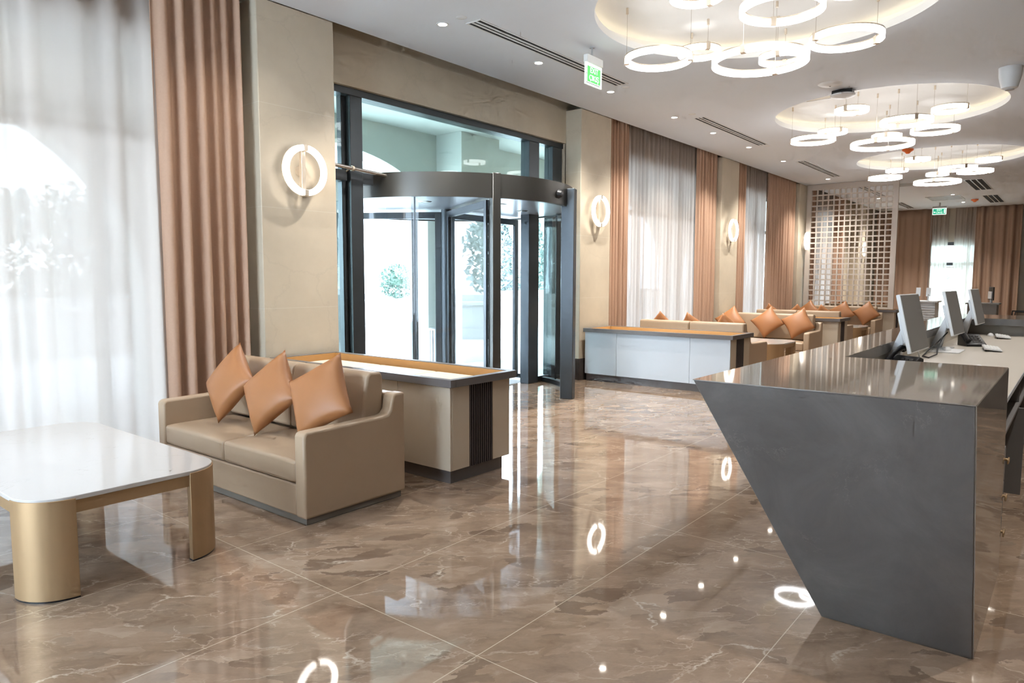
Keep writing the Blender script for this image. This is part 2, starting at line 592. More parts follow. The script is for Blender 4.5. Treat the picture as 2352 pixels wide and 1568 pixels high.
for i, (cx, cy) in enumerate(COVES):
    g = G()
    g.lathe([(COVE_R, ZC), (COVE_R, ZC + 0.075), (COVE_R + 0.02, ZC + 0.075), (COVE_R + 0.17, ZC + 0.06), (COVE_R + 0.17, ZU + 0.02),
             (COVE_R + 0.10, ZU + 0.06), (0.02, ZU + 0.06)], (cx, cy, 0), 96, caps=False)
    # flat inner ceiling of the recess
    g2 = G().disc((cx, cy, ZU), COVE_R + 0.17, 96, up=False)
    t = struct('trim_%d' % (i + 1), g, 'cove_paint', angle=50)
    obj('recess_top', g2, 'cove_paint', t)
    s = G().arc((cx, cy, 0), COVE_R + 0.10, COVE_R + 0.14, ZC + 0.068, ZC + 0.082, 0, 360, 96)
    obj('light_strip', s, 'cove_glow', t)

# window wall: lintels over every bay, solid between
BAYS = [(-0.35, 3.25), (4.534, 9.043), (10.35, 13.95), (15.75, 19.2), (21.2, 24.3)]
g = G()
prev = XW0
for x0, x1 in BAYS:
    g.box(prev, x0, YW, 6.52, 0, 4.55)
    g.box(x0, x1, YW, 6.52, 3.62, 4.55)
    prev = x1
g.box(prev, 29.75, YW, 6.52, 0, 4.55)
struct('wall_left', g, 'beige_stone', smooth=False)
# far wall with one window behind the sheers
WY0, WY1 = 2.86, 4.42
g = G()
g.box(29.6, 29.75, YW0, WY0, 0, 4.55).box(29.6, 29.75, WY1, 6.5, 0, 4.55).box(29.6, 29.75, WY0, WY1, 2.92, 4.55)
struct('wall_far', g, 'wall_paint', smooth=False)
struct('wall_right', G().box(XW0, 29.75, YW0 - 0.15, YW0, 0, 4.55), 'wall_paint', smooth=False)
# unseen end wall behind the viewer; its glazing is added to bring in daylight
g = G().box(XW0 - 0.15, XW0, YW0, 2.2, 0, 4.55).box(XW0 - 0.15, XW0, 5.7, 6.5, 0, 4.55).box(XW0 - 0.15, XW0, 2.2, 5.7, 3.7, 4.55)
struct('wall_near', g, 'wall_paint', smooth=False)
g = G().box(XW0 - 0.12, XW0 - 0.04, 2.2, 5.7, 0, 0.08).box(XW0 - 0.12, XW0 - 0.04, 2.2, 5.7, 3.62, 3.70)
for k in range(4):
    y = 2.2 + 3.5 * k / 3
    g.box(XW0 - 0.12, XW0 - 0.04, y - 0.04, y + 0.04, 0.08, 3.62)
wn = struct('added_window_7', g, 'anthracite_metal', smooth=False)
obj('pane', G().box(XW0 - 0.085, XW0 - 0.08, 2.2, 5.7, 0.08, 3.62), 'clear_glass', wn, smooth=False)

for x0, x1 in PIERS:
    p = struct('column', G().box(x0, x1, YP, YW + 0.02, 0, ZC - 0.004), 'beige_stone', bevel=0.006, seg=1)
    obj('baseboard', G().box(x0 - 0.012, x1 + 0.012, YP - 0.012, YW, 0.002, 0.334), 'dark_marble', p)

# ------------------------------------------------------------------ windows
def window(name, x0, x1, mull, rails, y0=6.36, y1=6.46, z1=3.62):
    fr = G()
    w = 0.075
    fr.box(x0, x1, y0, y1, z1 - w, z1)
    fr.box(x0, x1, y0, y1, 0.0, w)
    for xm in [x0 + w / 2, x1 - w / 2] + mull:
        fr.box(xm - w / 2, xm + w / 2, y0, y1, w, z1 - w)
    for z in rails:
        fr.box(x0 + w, x1 - w, y0 + 0.005, y1 - 0.005, z - w / 2, z + w / 2)
    o = struct(name, fr, 'anthracite_metal', smooth=False)
    pn = G().box(x0 + w / 2, x1 - w / 2, (y0 + y1) / 2 - 0.004, (y0 + y1) / 2 + 0.004, w / 2, z1 - w / 2)
    obj('pane', pn, 'clear_glass', o, smooth=False)
    return o
window('window_1', -0.35, 3.25, [0.52, 2.43], [2.76])
window('window_2', 10.35, 13.95, [11.5, 12.8], [2.76])
window('window_3', 15.75, 19.2, [16.9, 18.05], [2.76])
window('window_4', 21.2, 24.3, [22.2, 23.3], [2.76])

# far end window with a cross braced leaf behind the sheers
fr = G()
for y in (WY0 + 0.04, WY1 - 0.04, 3.18):
    fr.box(29.64, 29.7, y - 0.04, y + 0.04, 0, 2.92)
for z in (2.86, 2.14, 0.06):
    fr.box(29.64, 29.7, WY0, WY1, z - 0.06, z + 0.06)
wf = struct('window_5', fr, 'anthracite_metal', smooth=False)
obj('pane', G().box(29.665, 29.672, WY0 + 0.04, WY1 - 0.04, 0.06, 2.86), 'green_glass', wf, smooth=False)
obj('tape_cross', G().tube([(29.66, 3.3, 1.3), (29.66, 4.15, 2.0)], 0.03, 4).tube([(29.66, 4.15, 1.3), (29.66, 3.3, 2.0)], 0.03, 4)
    .box(29.64, 29.66, 3.3, 4.15, 2.0, 2.06), 'white_plastic', wf)

# glazing around the revolving door
fr = G()
Y0, Y1 = 6.32, 6.48
fr.box(4.534, 9.043, Y0 - 0.02, Y1, 3.545, 3.62)
for a, b in ((4.94, 5.00), (5.00, 5.17), (8.22, 8.46), (8.80, 9.043)):
    fr.box(a, b, Y0 + (0.08 if a == 4.94 else 0.0), Y1, 0, 3.55)
fr.box(4.534, 4.60, Y0, Y1, 0, 3.55)
fr.box(4.60, 4.95, Y0, Y1, 2.62, 2.74)
fr.box(8.46, 8.80, Y0, Y1, 2.62, 2.74)
fr.box(5.17, 8.22, Y0 + 0.05, Y1, 2.62, 2.76)
fr.box(4.60, 4.95, Y0 + 0.05, Y1, 0, 0.08)
fr.box(8.46, 8.80, Y0 + 0.05, Y1, 0, 0.08)
w6 = struct('window_6', fr, 'anthracite_metal', bevel=0.004, seg=1)
for a, b, z0, z1 in ((4.60, 4.95, 2.74, 3.55), (5.17, 8.22, 2.76, 3.55), (8.46, 8.80, 2.74, 3.55), (4.60, 4.95, 0.08, 2.62), (8.46, 8.80, 0.08, 2.62)):
    obj('pane', G().box(a, b, 6.40, 6.408, z0, z1), 'green_glass', w6, smooth=False)

# ------------------------------------------------------------------ revolving door
DC = (7.03, 6.84)
DR = 1.74
rd = thing('revolving_door', 'round revolving door with dark metal drum and curved glass at the entrance', 'door', (DC[0], DC[1], 0))
O = (0, 0, 0)
obj('fascia', G().arc(O, DR - 0.05, DR, 2.482, 2.757, 0, 360, 96), 'bronze_metal', rd, angle=50)
so = obj('soffit', G().lathe([(DR - 0.05, 2.50), (DR - 0.05, 2.53), (0.0, 2.53)], O, 64, caps=False).disc((0, 0, 2.50), DR - 0.05, 64, up=False), 'bright_soffit', rd)
obj('top_plate', G().disc((0, 0, 2.752), DR - 0.04, 64), 'anthracite_metal', rd)
for a in (-95, -45, -150, 20):
    c = (1.05 * cos(radians(a)), 1.05 * sin(radians(a)), 0)
    obj('downlight', G().lathe([(0.001, 2.492), (0.07, 2.492), (0.085, 2.50)], c, 20), 'steel_tube', rd)

def radial_box(a, r0, r1, hw, z0, z1):
    d = Vector((cos(radians(a)), sin(radians(a)), 0))
    t = Vector((-d.y, d.x, 0))
    q = [d * r0 - t * hw, d * r1 - t * hw, d * r1 + t * hw, d * r0 + t * hw]
    return G().hexa([(p.x, p.y, z0) for p in q], [(p.x, p.y, z1) for p in q])

obj('post', radial_box(-116.6, DR - 0.09, DR + 0.02, 0.05, 0, 2.765), 'bronze_metal', rd, bevel=0.004, seg=1)
rp = radial_box(-72.5, DR - 0.07, DR + 0.10, 0.06, 0, 2.705)
pr_ = obj('post', rp, 'anthracite_metal', rd, bevel=0.006, seg=1)
bd = Vector((cos(radians(-72.5)), sin(radians(-72.5)), 0))
bt = Vector((-bd.y, bd.x, 0))
bp = bd * (DR + 0.05) + bt * 0.06
obj('emergency_button', G().tube([bp + Vector((0, 0, 1.885)), bp + bt * 0.03 + Vector((0, 0, 1.885))], 0.012, 12)
    .tube([bp + bt * 0.03 + Vector((0, 0, 1.885)), bp + bt * 0.05 + Vector((0, 0, 1.885))], 0.022, 16), 'red_plastic', pr_)
for a in (62.0, 116.0):
    obj('post', radial_box(a, DR - 0.09, DR + 0.02, 0.05, 0, 2.5), 'anthracite_metal', rd, bevel=0.004, seg=1)
# curved side glass in three panels each, with base rails
for a0, a1 in ((-70, -28), (-28, 14), (14, 60), (118, 158), (158, 200), (200, 241)):
    obj('curved_glass', G().arc(O, DR - 0.052, DR - 0.042, 0.06, 2.5, a0 + 0.3, a1 - 0.3, 16), 'clear_glass', rd, angle=50)
for a in (-28, 14, 158, 212):
    obj('glass_joint', radial_box(a, DR - 0.055, DR - 0.038, 0.008, 0.06, 2.5), 'anthracite_metal', rd)
for a0, a1 in ((-70, 60), (118, 241)):
    obj('base_rail', G().arc(O, DR - 0.10, DR - 0.01, 0.0, 0.065, a0, a1, 40), 'anthracite_metal', rd, angle=50)
obj('shaft', G().lathe([(0.075, 0), (0.075, 2.5)], O, 20), 'anthracite_metal', rd)
for a in (-118.5, 1.5, 121.5):
    wfm = G()
    R0, R1 = 0.07, DR - 0.12
    for r0, r1, z0, z1 in ((R0, R0 + 0.085, 0.02, 2.47), (R1 - 0.085, R1, 0.02, 2.47), (R0 + .085, R1 - .085, 2.385, 2.47), (R0 + .085, R1 - .085, 0.02, 0.105)):
        b = radial_box(a, r0, r1, 0.024, z0, z1)
        wfm.add(b.v, b.f)
    wo = obj('wing', wfm, 'anthracite_metal', rd, bevel=0.003, seg=1)
    obj('wing_glass', radial_box(a, R0 + 0.08, R1 - 0.08, 0.004, 0.1, 2.39), 'clear_glass', wo, smooth=False)
sd = Vector((7.24 - DC[0], 5.2 - DC[1], 0)).normalized()
sp = sd * DR
sen = G().lathe([(0.001, 0.055), (0.035, 0.05), (0.055, 0.0)], O, 20)
sen.xform(Matrix.Translation((sp.x, sp.y, 2.607)) @ sd.to_track_quat('Z', 'Y').to_matrix().to_4x4())
obj('motion_sensor', sen, 'black_plastic', rd)
obj('tie_rod', G().tube([(4.56 - DC[0], 6.22 - DC[1], 2.765), (5.42 - DC[0], 6.22 - DC[1], 2.72)], 0.022, 12), 'steel_tube', rd)
obj('rod_clamp', G().tube([(4.93 - DC[0], 6.22 - DC[1], 2.745), (4.955 - DC[0], 6.22 - DC[1], 2.744)], 0.03, 12)
    .tube([(4.94 - DC[0], 6.22 - DC[1], 2.77), (4.94 - DC[0], 6.33 - DC[1], 2.72)], 0.008, 8), 'champagne_metal', rd)

# ------------------------------------------------------------------ curtains
def cloth(fold, amp, length, seed, overlap=0.0, dz=0.0):
    """returns f(u, t) -> (along, across): a hanging pleated sheet; u 0..1 along, t 0 bottom .. 1 top"""
    rnd = random.Random(seed)
    ph = [rnd.uniform(0, 2 * pi) for _ in range(6)]
    nf = max(2.0, length * fold)
    def f(u, t):
        w = u * nf * 2 * pi
        w += 1.1 * sin(u * nf * 0.9 + ph[0]) + 0.5 * sin(u * nf * 2.3 + ph[1]) + 0.35 * sin(2.1 * t + ph[2] + 3 * u)
        s = sin(w)
        s = math.copysign(abs(s) ** 0.7, s)
        k = 0.72 + 0.28 * sin(u * nf * 1.7 + ph[3])
        shrink = 1.0 - 0.25 * t
        al = u * length + overlap * sin(w * 0.5 + ph[4] + 0.4 * t) * sin(pi * min(1, u * 8)) + dz * (1 - t) * u
        return al, amp * k * s * shrink
    return f

def curtain(name, a0, a1, c, z0, z1, mat, fold, amp, seed, label, cat, group, axis='x', overlap=0.0, solid=0.0, pleat=True, dz=0.0, nz=14):
    ln = a1 - a0
    f = cloth(fold, amp, ln, seed, overlap, dz)
    nu = int(max(60, ln * fold * 18))
    rows = []
    for j in range(nz + 1):
        t = j / nz
        row = []
        for i in range(nu + 1):
            al, ac = f(i / nu, t)
            p = (a0 + al, c + ac, z0 + (z1 - z0) * t) if axis == 'x' else (c + ac, a0 + al, z0 + (z1 - z0) * t)
            row.append(p)
        rows.append(row)
    g = G().loops(rows, close_u=False)
    o = obj(name, g, mat, None, solid=solid, angle=180)
    return tag(o, label, cat, group)

BR, SH = 'brown drapes along the windows', 'white sheers along the windows'
curtain('curtain', 2.80, 3.56, 6.09, 0.02, 4.44, 'curtain_cloth', 7.5, 0.08, 3, 'brown floor-length drape behind the nearest sofa', 'curtain', BR, solid=0.006)
curtain('sheer_curtain', -0.9, 2.92, 6.16, 0.02, 4.44, 'sheer_voile', 3.4, 0.055, 5, 'large white sheer curtain at the left edge behind the marble coffee table', 'curtain', SH, overlap=0.15)
curtain('curtain', 9.96, 10.66, 6.08, 0.02, 4.44, 'curtain_cloth', 9.0, 0.07, 7, 'brown drape between the revolving door column and the next white sheer', 'curtain', BR, solid=0.006)
curtain('sheer_curtain', 10.55, 13.55, 6.16, 0.02, 4.44, 'sheer_voile', 7.0, 0.045, 9, 'white sheer curtain behind the second and third sofas', 'curtain', SH, overlap=0.05)
curtain('curtain', 13.42, 14.34, 6.08, 0.02, 4.44, 'curtain_cloth', 9.0, 0.07, 11, 'brown drape just before the third lamp-lit column, behind a sofa', 'curtain', BR, solid=0.006)
curtain('curtain', 15.36, 15.9, 6.08, 0.02, 4.44, 'curtain_cloth', 9.0, 0.07, 13, 'narrow sliver of brown drape just past the third lamp-lit column', 'curtain', BR, solid=0.006)
curtain('sheer_curtain', 15.8, 17.6, 6.16, 0.02, 4.44, 'sheer_voile', 7.0, 0.045, 15, 'narrow white sheer curtain between two brown drapes before the lattice screen', 'curtain', SH, overlap=0.05)
curtain('curtain', 17.5, 19.56, 6.08, 0.02, 4.44, 'curtain_cloth', 7.0, 0.06, 17, 'wide brown drape left of the lattice screen', 'curtain', BR, solid=0.006)
curtain('curtain', 20.65, 21.3, 6.08, 0.02, 4.44, 'curtain_cloth', 9.0, 0.07, 19, 'brown drape seen through the left edge of the lattice screen', 'curtain', BR, solid=0.006)
curtain('sheer_curtain', 21.2, 23.6, 6.16, 0.02, 4.44, 'sheer_voile', 7.0, 0.045, 21, 'white sheer curtain seen through the lattice screen', 'curtain', SH, overlap=0.05)
curtain('curtain', 23.5, 24.7, 6.08, 0.02, 4.44, 'curtain_cloth', 6.0, 0.07, 23, 'brown drape seen through the middle of the lattice screen', 'curtain', BR, solid=0.006)
FW = 'drapes on the far end wall'
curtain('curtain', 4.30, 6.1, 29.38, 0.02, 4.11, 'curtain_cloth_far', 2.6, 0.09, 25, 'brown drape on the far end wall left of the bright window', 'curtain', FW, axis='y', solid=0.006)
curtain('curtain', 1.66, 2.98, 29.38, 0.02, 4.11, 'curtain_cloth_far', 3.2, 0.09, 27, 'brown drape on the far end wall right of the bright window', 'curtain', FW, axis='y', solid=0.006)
FS = 'sheers on the far end window'
curtain('sheer_curtain', 3.80, 4.36, 29.46, 0.02, 4.11, 'sheer_voile', 7.0, 0.04, 29, 'white sheer on the far end window under the exit sign', 'curtain', FS, axis='y', overlap=0.04, dz=0.0)
curtain('sheer_curtain', 2.9, 3.60, 29.46, 0.02, 4.11, 'sheer_voile', 7.0, 0.04, 31, 'white sheer on the far end window beside the right brown drape', 'curtain', FS, axis='y', overlap=0.04)

# ------------------------------------------------------------------ wall sconces
def make_sconce(label):
    t = thing('wall_sconce', label, 'wall lamp', (0, 0, 0), 0, 'ring sconces on the columns')
    RT = Matrix.Rotation(radians(90), 4, 'X')          # ring stands in the XZ plane, wall is at +Y
    R, w = 0.212, 0.027
    for a0, a1 in ((96, 264), (-84, 84)):
        g = G().arc(O, R - w, R + w, -0.022, 0.022, a0, a1, 40)
        g.xform(Matrix.Translation((0, -0.10, 0)) @ RT)
        obj('glowing_arc', g, 'sconce_glow', t, bevel=0.006, seg=2)
    g = G().arc(O, R - w + 0.003, R + w + 0.004, -0.028, -0.020, 0, 360, 64)
    g.xform(Matrix.Translation((0, -0.10, 0)) @ RT)
    obj('ring_back', g, 'champagne_metal', t)
    obj('clip', G().box(-0.022, 0.022, -0.122, -0.07, R - w - 0.003, R + w + 0.003), 'champagne_metal', t, bevel=0.003, seg=1)
    obj('clip', G().box(-0.022, 0.022, -0.122, -0.07, -R - w - 0.003, -R + w + 0.003), 'champagne_metal', t, bevel=0.003, seg=1)
    obj('bar', G().box(-0.022, 0.022, -0.075, -0.03, -R - 0.03, R + 0.01), 'champagne_metal', t, bevel=0.003, seg=1)
    m = G().lathe([(0.05, 0), (0.05, 0.032)], O, 24)
    m.xform(Matrix.Translation((0, 0.0, 0)) @ RT)
    obj('mount', m, 'champagne_metal', t)
    return t
SCON = [(4.10, 'ring wall lamp on the nearest column left of the revolving door'), (9.46, 'ring wall lamp on the column right of the revolving door'),
        (14.83, 'ring wall lamp on the column between the two white sheers'), (20.06, 'ring wall lamp on the column at the left side of the lattice screen'),
        (26.6, 'ring wall lamp seen through the lattice screen')]
s0 = make_sconce(SCON[0][1])
for i, (x, lb) in enumerate(SCON):
    if i == 0:
        s0.location = (x, YP - 0.001, 2.59)
    else:
        dup(s0, (x, YP - 0.001, 2.61), 0, lb)

# ------------------------------------------------------------------ pendant rings
RINGS = [  # dx, dy, z, r, clip angle
    (-0.176, 3.463, 3.778, 0.316, 115, 'medium ring pendant at the window side'),
    (0.631, 3.388, 4.026, 0.212, 48, 'small ring pendant behind the window side medium ring'),
    (-0.894, 2.731, 4.005, 0.212, -8, 'small ring pendant on the entrance side near the rim'),
    (1.079, 2.654, 3.931, 0.212, 8, 'small ring pendant just behind the lowest large ring'),
    (-0.759, 2.042, 3.776, 0.318, 31, 'medium ring pendant in front of the lowest large ring'),
    (0.033, 2.502, 3.631, 0.425, 0, 'largest and lowest ring pendant at the centre'),
    (0.677, 1.902, 3.878, 0.319, 137, 'medium ring pendant at the counter side'),
    (-0.433, 1.566, 3.940, 0.212, 75, 'small ring pendant at the counter side')]
protos = {}
CN = ['nearest', 'second', 'farthest', 'overhead']
for ci, (cx, cy) in enumerate(COVES):
    for k, (dx, dy, z, r, ca, lb) in enumerate(RINGS):
        full = lb + ' of the ' + CN[ci] + ' ceiling recess'
        loc = (cx + dx, dy, z)
        if k in protos:
            dup(protos[k], loc, radians(ca), full)
            continue
        t = thing('ring_pendant', full, 'ceiling lamp', loc, radians(ca), 'ring pendants in the round recesses')
        protos[k] = t
        for a0, a1 in ((4, 176), (184, 356)):
            obj('glowing_arc', G().arc(O, r - 0.016, r + 0.016, -0.034, 0.022, a0, a1, 40), 'ring_glow', t, angle=50)
        obj('top_band', G().arc(O, r - 0.018, r + 0.018, 0.022, 0.034, 0, 360, 72), 'champagne_metal', t, angle=50)
        for s in (1, -1):
            obj('clip', G().box(s * r - 0.024, s * r + 0.024, -0.024, 0.024, -0.038, 0.04), 'champagne_metal', t, bevel=0.003, seg=1)
            top = ZU - z
            obj('wire', G().tube([(s * r, 0, 0.04), (s * r, 0, top - 0.055)], 0.0022, 6), 'steel_tube', t)
            obj('canopy', G().tube([(s * r, 0, top - 0.06), (s * r, 0, top)], 0.013, 14), 'champagne_metal', t)

# ------------------------------------------------------------------ ceiling fittings
def spot_lamp(name, loc, watts, parent=None, size=radians(110)):
    d = bpy.data.lights.new(name, 'SPOT')
    d.energy = watts
    d.color = (1.0, 0.96, 0.90)
    d.spot_size = size
    d.spot_blend = 0.9
    d.shadow_soft_size = 0.04
    o = bpy.data.objects.new(name, d)
    COL.objects.link(o)
    o.location = loc
    if parent:
        o.parent = parent
    return o

def make_downlight(label):
    t = thing('downlight', label, 'downlight', (0, 0, 0), 0, 'round recessed ceiling downlights')
    obj('trim_ring', G().arc(O, 0.046, 0.062, -0.006, 0.0, 0, 360, 32), 'white_plastic', t)
    obj('lens', G().lathe([(0.001, -0.003), (0.046, -0.002), (0.046, 0.0)], O, 24), 'spot_glow', t)
    spot_lamp('bulb', (0, 0, -0.02), SPOT_W, t)
    return t
d0 = None
NEARB = bpy.data.lights.new('near_bulb', 'SPOT')
NEARB.energy, NEARB.color, NEARB.spot_size, NEARB.spot_blend, NEARB.shadow_soft_size = 26.0, (1.0, 0.96, 0.90), radians(120), 0.9, 0.04
STAFF = bpy.data.lights.new('staff_fill_bulb', 'SPOT')  # bulb for the unseen lamps added over the counter
STAFF.energy, STAFF.color, STAFF.spot_size, STAFF.spot_blend, STAFF.shadow_soft_size = 70.0, (1.0, 0.96, 0.90), radians(110), 0.9, 0.04
NTH = ['first', 'second', 'third', 'fourth', 'fifth', 'sixth', 'seventh', 'eighth']
DL = [(5.26, 5.155), (6.875, 5.155), (8.52, 5.155), (10.46, 5.155), (11.97, 5.155), (13.67, 5.155), (15.70, 5.155), (19.14, 5.155)]
spots = [(x, y, NTH[i] + ' downlight along the windows counted from the nearest column') for i, (x, y) in enumerate(DL)]
spots += [(24.83, 3.14, 'downlight in the back area ceiling nearer of two before the exit sign'), (27.44, 3.16, 'downlight in the back area ceiling close to the far drapes'),
          (22.6, 5.1, 'downlight seen through the top of the lattice screen, nearer one'), (24.6, 5.1, 'downlight seen through the lattice screen, middle one'),
          (26.9, 5.1, 'downlight seen through the lattice screen, rear one')]
spots += [(3.32, 5.155, 'downlight above the curtain at the nearest column'), (1.65, 5.155, 'downlight above the large left sheer curtain'), (0.0, 5.155, 'downlight above the window end of the coffee table')]
for k, x in enumerate((1.2, 3.6, 6.1, 8.9, 11.5, 14.3, 17.0, 20.0)):  # out-of-view row, added only to light the room from this side
    spots.append((x, -0.35 if k else -1.0, NTH[k] + ' added unseen downlight above the staff side of the counter'))
for x, y, lb in spots:
    if d0 is None:
        d0 = make_downlight(lb)
        d0.location = (x, y, ZC)
    else:
        r_ = dup(d0, (x, y, ZC), 0, lb)
        if x < 4:
            for c_ in r_.children:
                if c_.type == 'LIGHT':
                    c_.data = NEARB
        if 'staff side' in lb:
            for c_ in r_.children:
                if c_.type == 'LIGHT':
                    c_.data = STAFF

def make_vent(x0, x1, y, w, label):
    t = thing('ceiling_vent', label, 'air vent', ((x0 + x1) / 2, y, ZC), 0, 'linear slot air vents')
    h = (x1 - x0) / 2
    g = G().box(-h, h, -w / 2, -w / 2 + 0.022, -0.006, 0).box(-h, h, w / 2 - 0.022, w / 2, -0.006, 0)
    g.box(-h, -h + 0.02, -w / 2 + .022, w / 2 - .022, -0.006, 0).box(h - 0.02, h, -w / 2 + .022, w / 2 - .022, -0.006, 0)
    obj('frame', g, 'white_plastic', t, smooth=False)
    obj('slot_backing', G().box(-h + .02, h - .02, -w / 2 + .022, w / 2 - .022, -0.002, -0.0005), 'black_gap', t, smooth=False)
    q = (w - 0.044) / 3
    for s in (-1, 1):
        obj('bar', G().box(-h + .02, h - .02, s * q / 2 - 0.013, s * q / 2 + 0.013, -0.007, -0.002), 'white_plastic', t, smooth=False)
for x0, x1, y, w, lb in ((5.39, 8.31, 4.86, 0.20, 'long slot air vent in the ceiling before the revolving door'), (10.70, 13.60, 4.86, 0.20, 'long slot air vent in the ceiling before the second column right of the door'),
                         (15.93, 18.82, 4.86, 0.20, 'slot air vent in the ceiling just before the lattice screen'), (21.45, 24.05, 2.29, 0.42, 'wide slot air vent in the back ceiling nearer the counter'),
                         (25.65, 28.15, 2.29, 0.42, 'wide slot air vent in the back ceiling near the far drapes'), (21.2, 24.1, 4.86, 0.20, 'slot air vent seen through the top of the lattice screen'),
                         (26.3, 28.6, 4.86, 0.24, 'slot air vent in the back ceiling just right of the lattice screen post')):
    make_vent(x0, x1, y, w, lb)

for x, y, lb in ((5.246, 4.882, 'small round cover disc before the near end of the longest air vent'), (8.45, 4.882, 'small round cover disc past the far end of the longest air vent'),
                 (10.436, 4.843, 'small round cover disc before the second air vent'), (13.75, 4.83, 'small round cover disc past the second air vent'),
                 (15.7, 4.83, 'small round cover disc before the third air vent')):
    tag(obj('cover_disc', G().lathe([(0.001, -0.008), (0.045, -0.006), (0.055, 0.0)], (x, y, ZC), 24), 'white_plastic'), lb, 'sprinkler cover', 'round ceiling cover discs')

t = thing('ceiling_speaker', 'flat round white ceiling speaker before the second round recess', 'speaker', (9.98, 2.71, ZC))
obj('grille', G().lathe([(0.001, -0.03), (0.06, -0.028), (0.12, -0.016), (0.15, 0.0)], O, 32), 'white_plastic', t)
obj('centre_hole', G().lathe([(0.001, -0.033), (0.012, -0.032), (0.012, -0.028)], O, 12), 'black_plastic', t)

t = thing('access_point', 'black and white ceiling access point at the rim of the second round recess', 'access point', (10.42, 2.66, ZC))
obj('mount', G().box(-0.07, 0.07, -0.13, 0.13, -0.055, 0.0), 'black_plastic', t, bevel=0.01)
obj('cover', G().lathe([(0.001, -0.10), (0.10, -0.095), (0.155, -0.075), (0.155, -0.055)], O, 32), 'white_plastic', t)

t = thing('dome_camera', 'white cup shaped ceiling camera at the right edge', 'camera', (10.57, 0.81, ZC))
obj('housing', G().lathe([(0.125, 0.0), (0.12, -0.10), (0.085, -0.24), (0.06, -0.255), (0.001, -0.258)], O, 32), 'white_plastic', t)
obj('lens_cap', G().lathe([(0.05, -0.256), (0.045, -0.266), (0.001, -0.268)], O, 24), 'grille_grey', t)

for x, y, lb in ((15.67, 2.77, 'orange fire detector between the second and third round recesses'), (26.5, 2.75, 'orange fire detector in the back area ceiling')):
    t = thing('fire_detector', lb, 'fire detector', (x, y, ZC), 0, 'orange fire detectors')
    obj('base', G().lathe([(0.001, -0.02), (0.105, -0.02), (0.11, 0.0)], O, 28), 'white_plastic', t)
    obj('cap', G().lathe([(0.001, -0.11), (0.03, -0.105), (0.055, -0.075), (0.10, -0.05), (0.10, -0.02)], O, 28), 'orange_plastic', t)

for x, y, z, sx, sy, lb in ((11.25, 3.16, ZU, 0.52, 0.60, 'beige access hatch inside the second round recess'), (6.0, 3.25, ZU, 0.52, 0.60, 'beige access hatch inside the nearest round recess'),
                            (21.5, 3.75, ZC, 0.7, 0.6, 'square return grille in the back ceiling beside the lattice screen'), (25.75, 3.45, ZC, 1.2, 0.85, 'square return grille in the back ceiling before the exit sign')):
    t = thing('ceiling_hatch', lb, 'ceiling panel', (x, y, z), 0, 'square ceiling panels')
    g = G().box(-sx / 2 - .03, sx / 2 + .03, -sy / 2 - .03, -sy / 2, -0.012, 0).box(-sx / 2 - .03, sx / 2 + .03, sy / 2, sy / 2 + .03, -0.012, 0)
    g.box(-sx / 2 - .03, -sx / 2, -sy / 2, sy / 2, -0.012, 0).box(sx / 2, sx / 2 + .03, -sy / 2, sy / 2, -0.012, 0)
    obj('frame', g, 'white_plastic', t, smooth=False)
    obj('panel', G().box(-sx / 2, sx / 2, -sy / 2, sy / 2, -0.006, -0.001), 'hatch_beige' if z == ZU else 'grille_grey', t, smooth=False)

# ------------------------------------------------------------------ exit signs
def text_mesh(name, body, size, mat, M, parent, depth=0.002, sx=1.0):
    c = bpy.data.curves.new(name, 'FONT')
    c.body = body
    c.size = size
    c.extrude = depth
    c.align_x = 'CENTER'
    c.align_y = 'CENTER'
    o = bpy.data.objects.new(name, c)
    COL.objects.link(o)
    dg = bpy.context.evaluated_depsgraph_get()
    me = bpy.data.meshes.new_from_object(o.evaluated_get(dg))
    COL.objects.unlink(o)
    bpy.data.objects.remove(o)
    me.transform(M @ Matrix.Diagonal((sx, 1, 1, 1)))
    me.materials.clear()
    me.materials.append(MATS[mat])
    k = bpy.data.objects.new(name, me)
    COL.objects.link(k)
    k.parent = parent
    return k

RX = Matrix.Rotation(radians(90), 4, 'X')
t = thing('exit_sign', 'green and white hanging exit sign before the revolving door', 'exit sign', (6.83, 4.36, ZC), 0, 'hanging exit signs')
obj('stem', G().tube([(-0.03, 0, -0.10), (-0.03, 0, 0)], 0.010, 10).lathe([(0.03, -0.01), (0.03, 0)], (-0.03, 0, 0), 16), 'grille_grey', t)
obj('housing', G().box(-0.16, 0.16, -0.03, 0.03, -0.185, -0.10), 'lamp_white', t, bevel=0.008)
obj('plate', G().box(-0.165, 0.165, -0.006, 0.006, -0.415, -0.185), 'clear_glass', t, smooth=False)
obj('edge_frame', G().box(-0.165, -0.150, -0.008, 0.008, -0.415, -0.185).box(0.150, 0.165, -0.008, 0.008, -0.415, -0.185)
    .box(-0.150, 0.150, -0.008, 0.008, -0.415, -0.402).box(-0.150, 0.150, -0.008, 0.008, -0.198, -0.185), 'sign_white_lit', t, smooth=False)
obj('border', G().box(-0.14, 0.14, -0.0075, -0.0065, -0.392, -0.208), 'sign_white_lit', t, smooth=False)
obj('green_panel', G().box(-0.132, 0.132, -0.0095, -0.0080, -0.384, -0.216), 'sign_green_lit', t, smooth=False)
text_mesh('lettering', 'EXIT', 0.085, 'sign_white_lit', Matrix.Translation((0, -0.012, -0.258)) @ RX, t, 0.001, 0.95)
text_mesh('lettering', 'ÇIKIŞ', 0.085, 'sign_white_lit', Matrix.Translation((0, -0.012, -0.338)) @ RX, t, 0.001, 0.95)

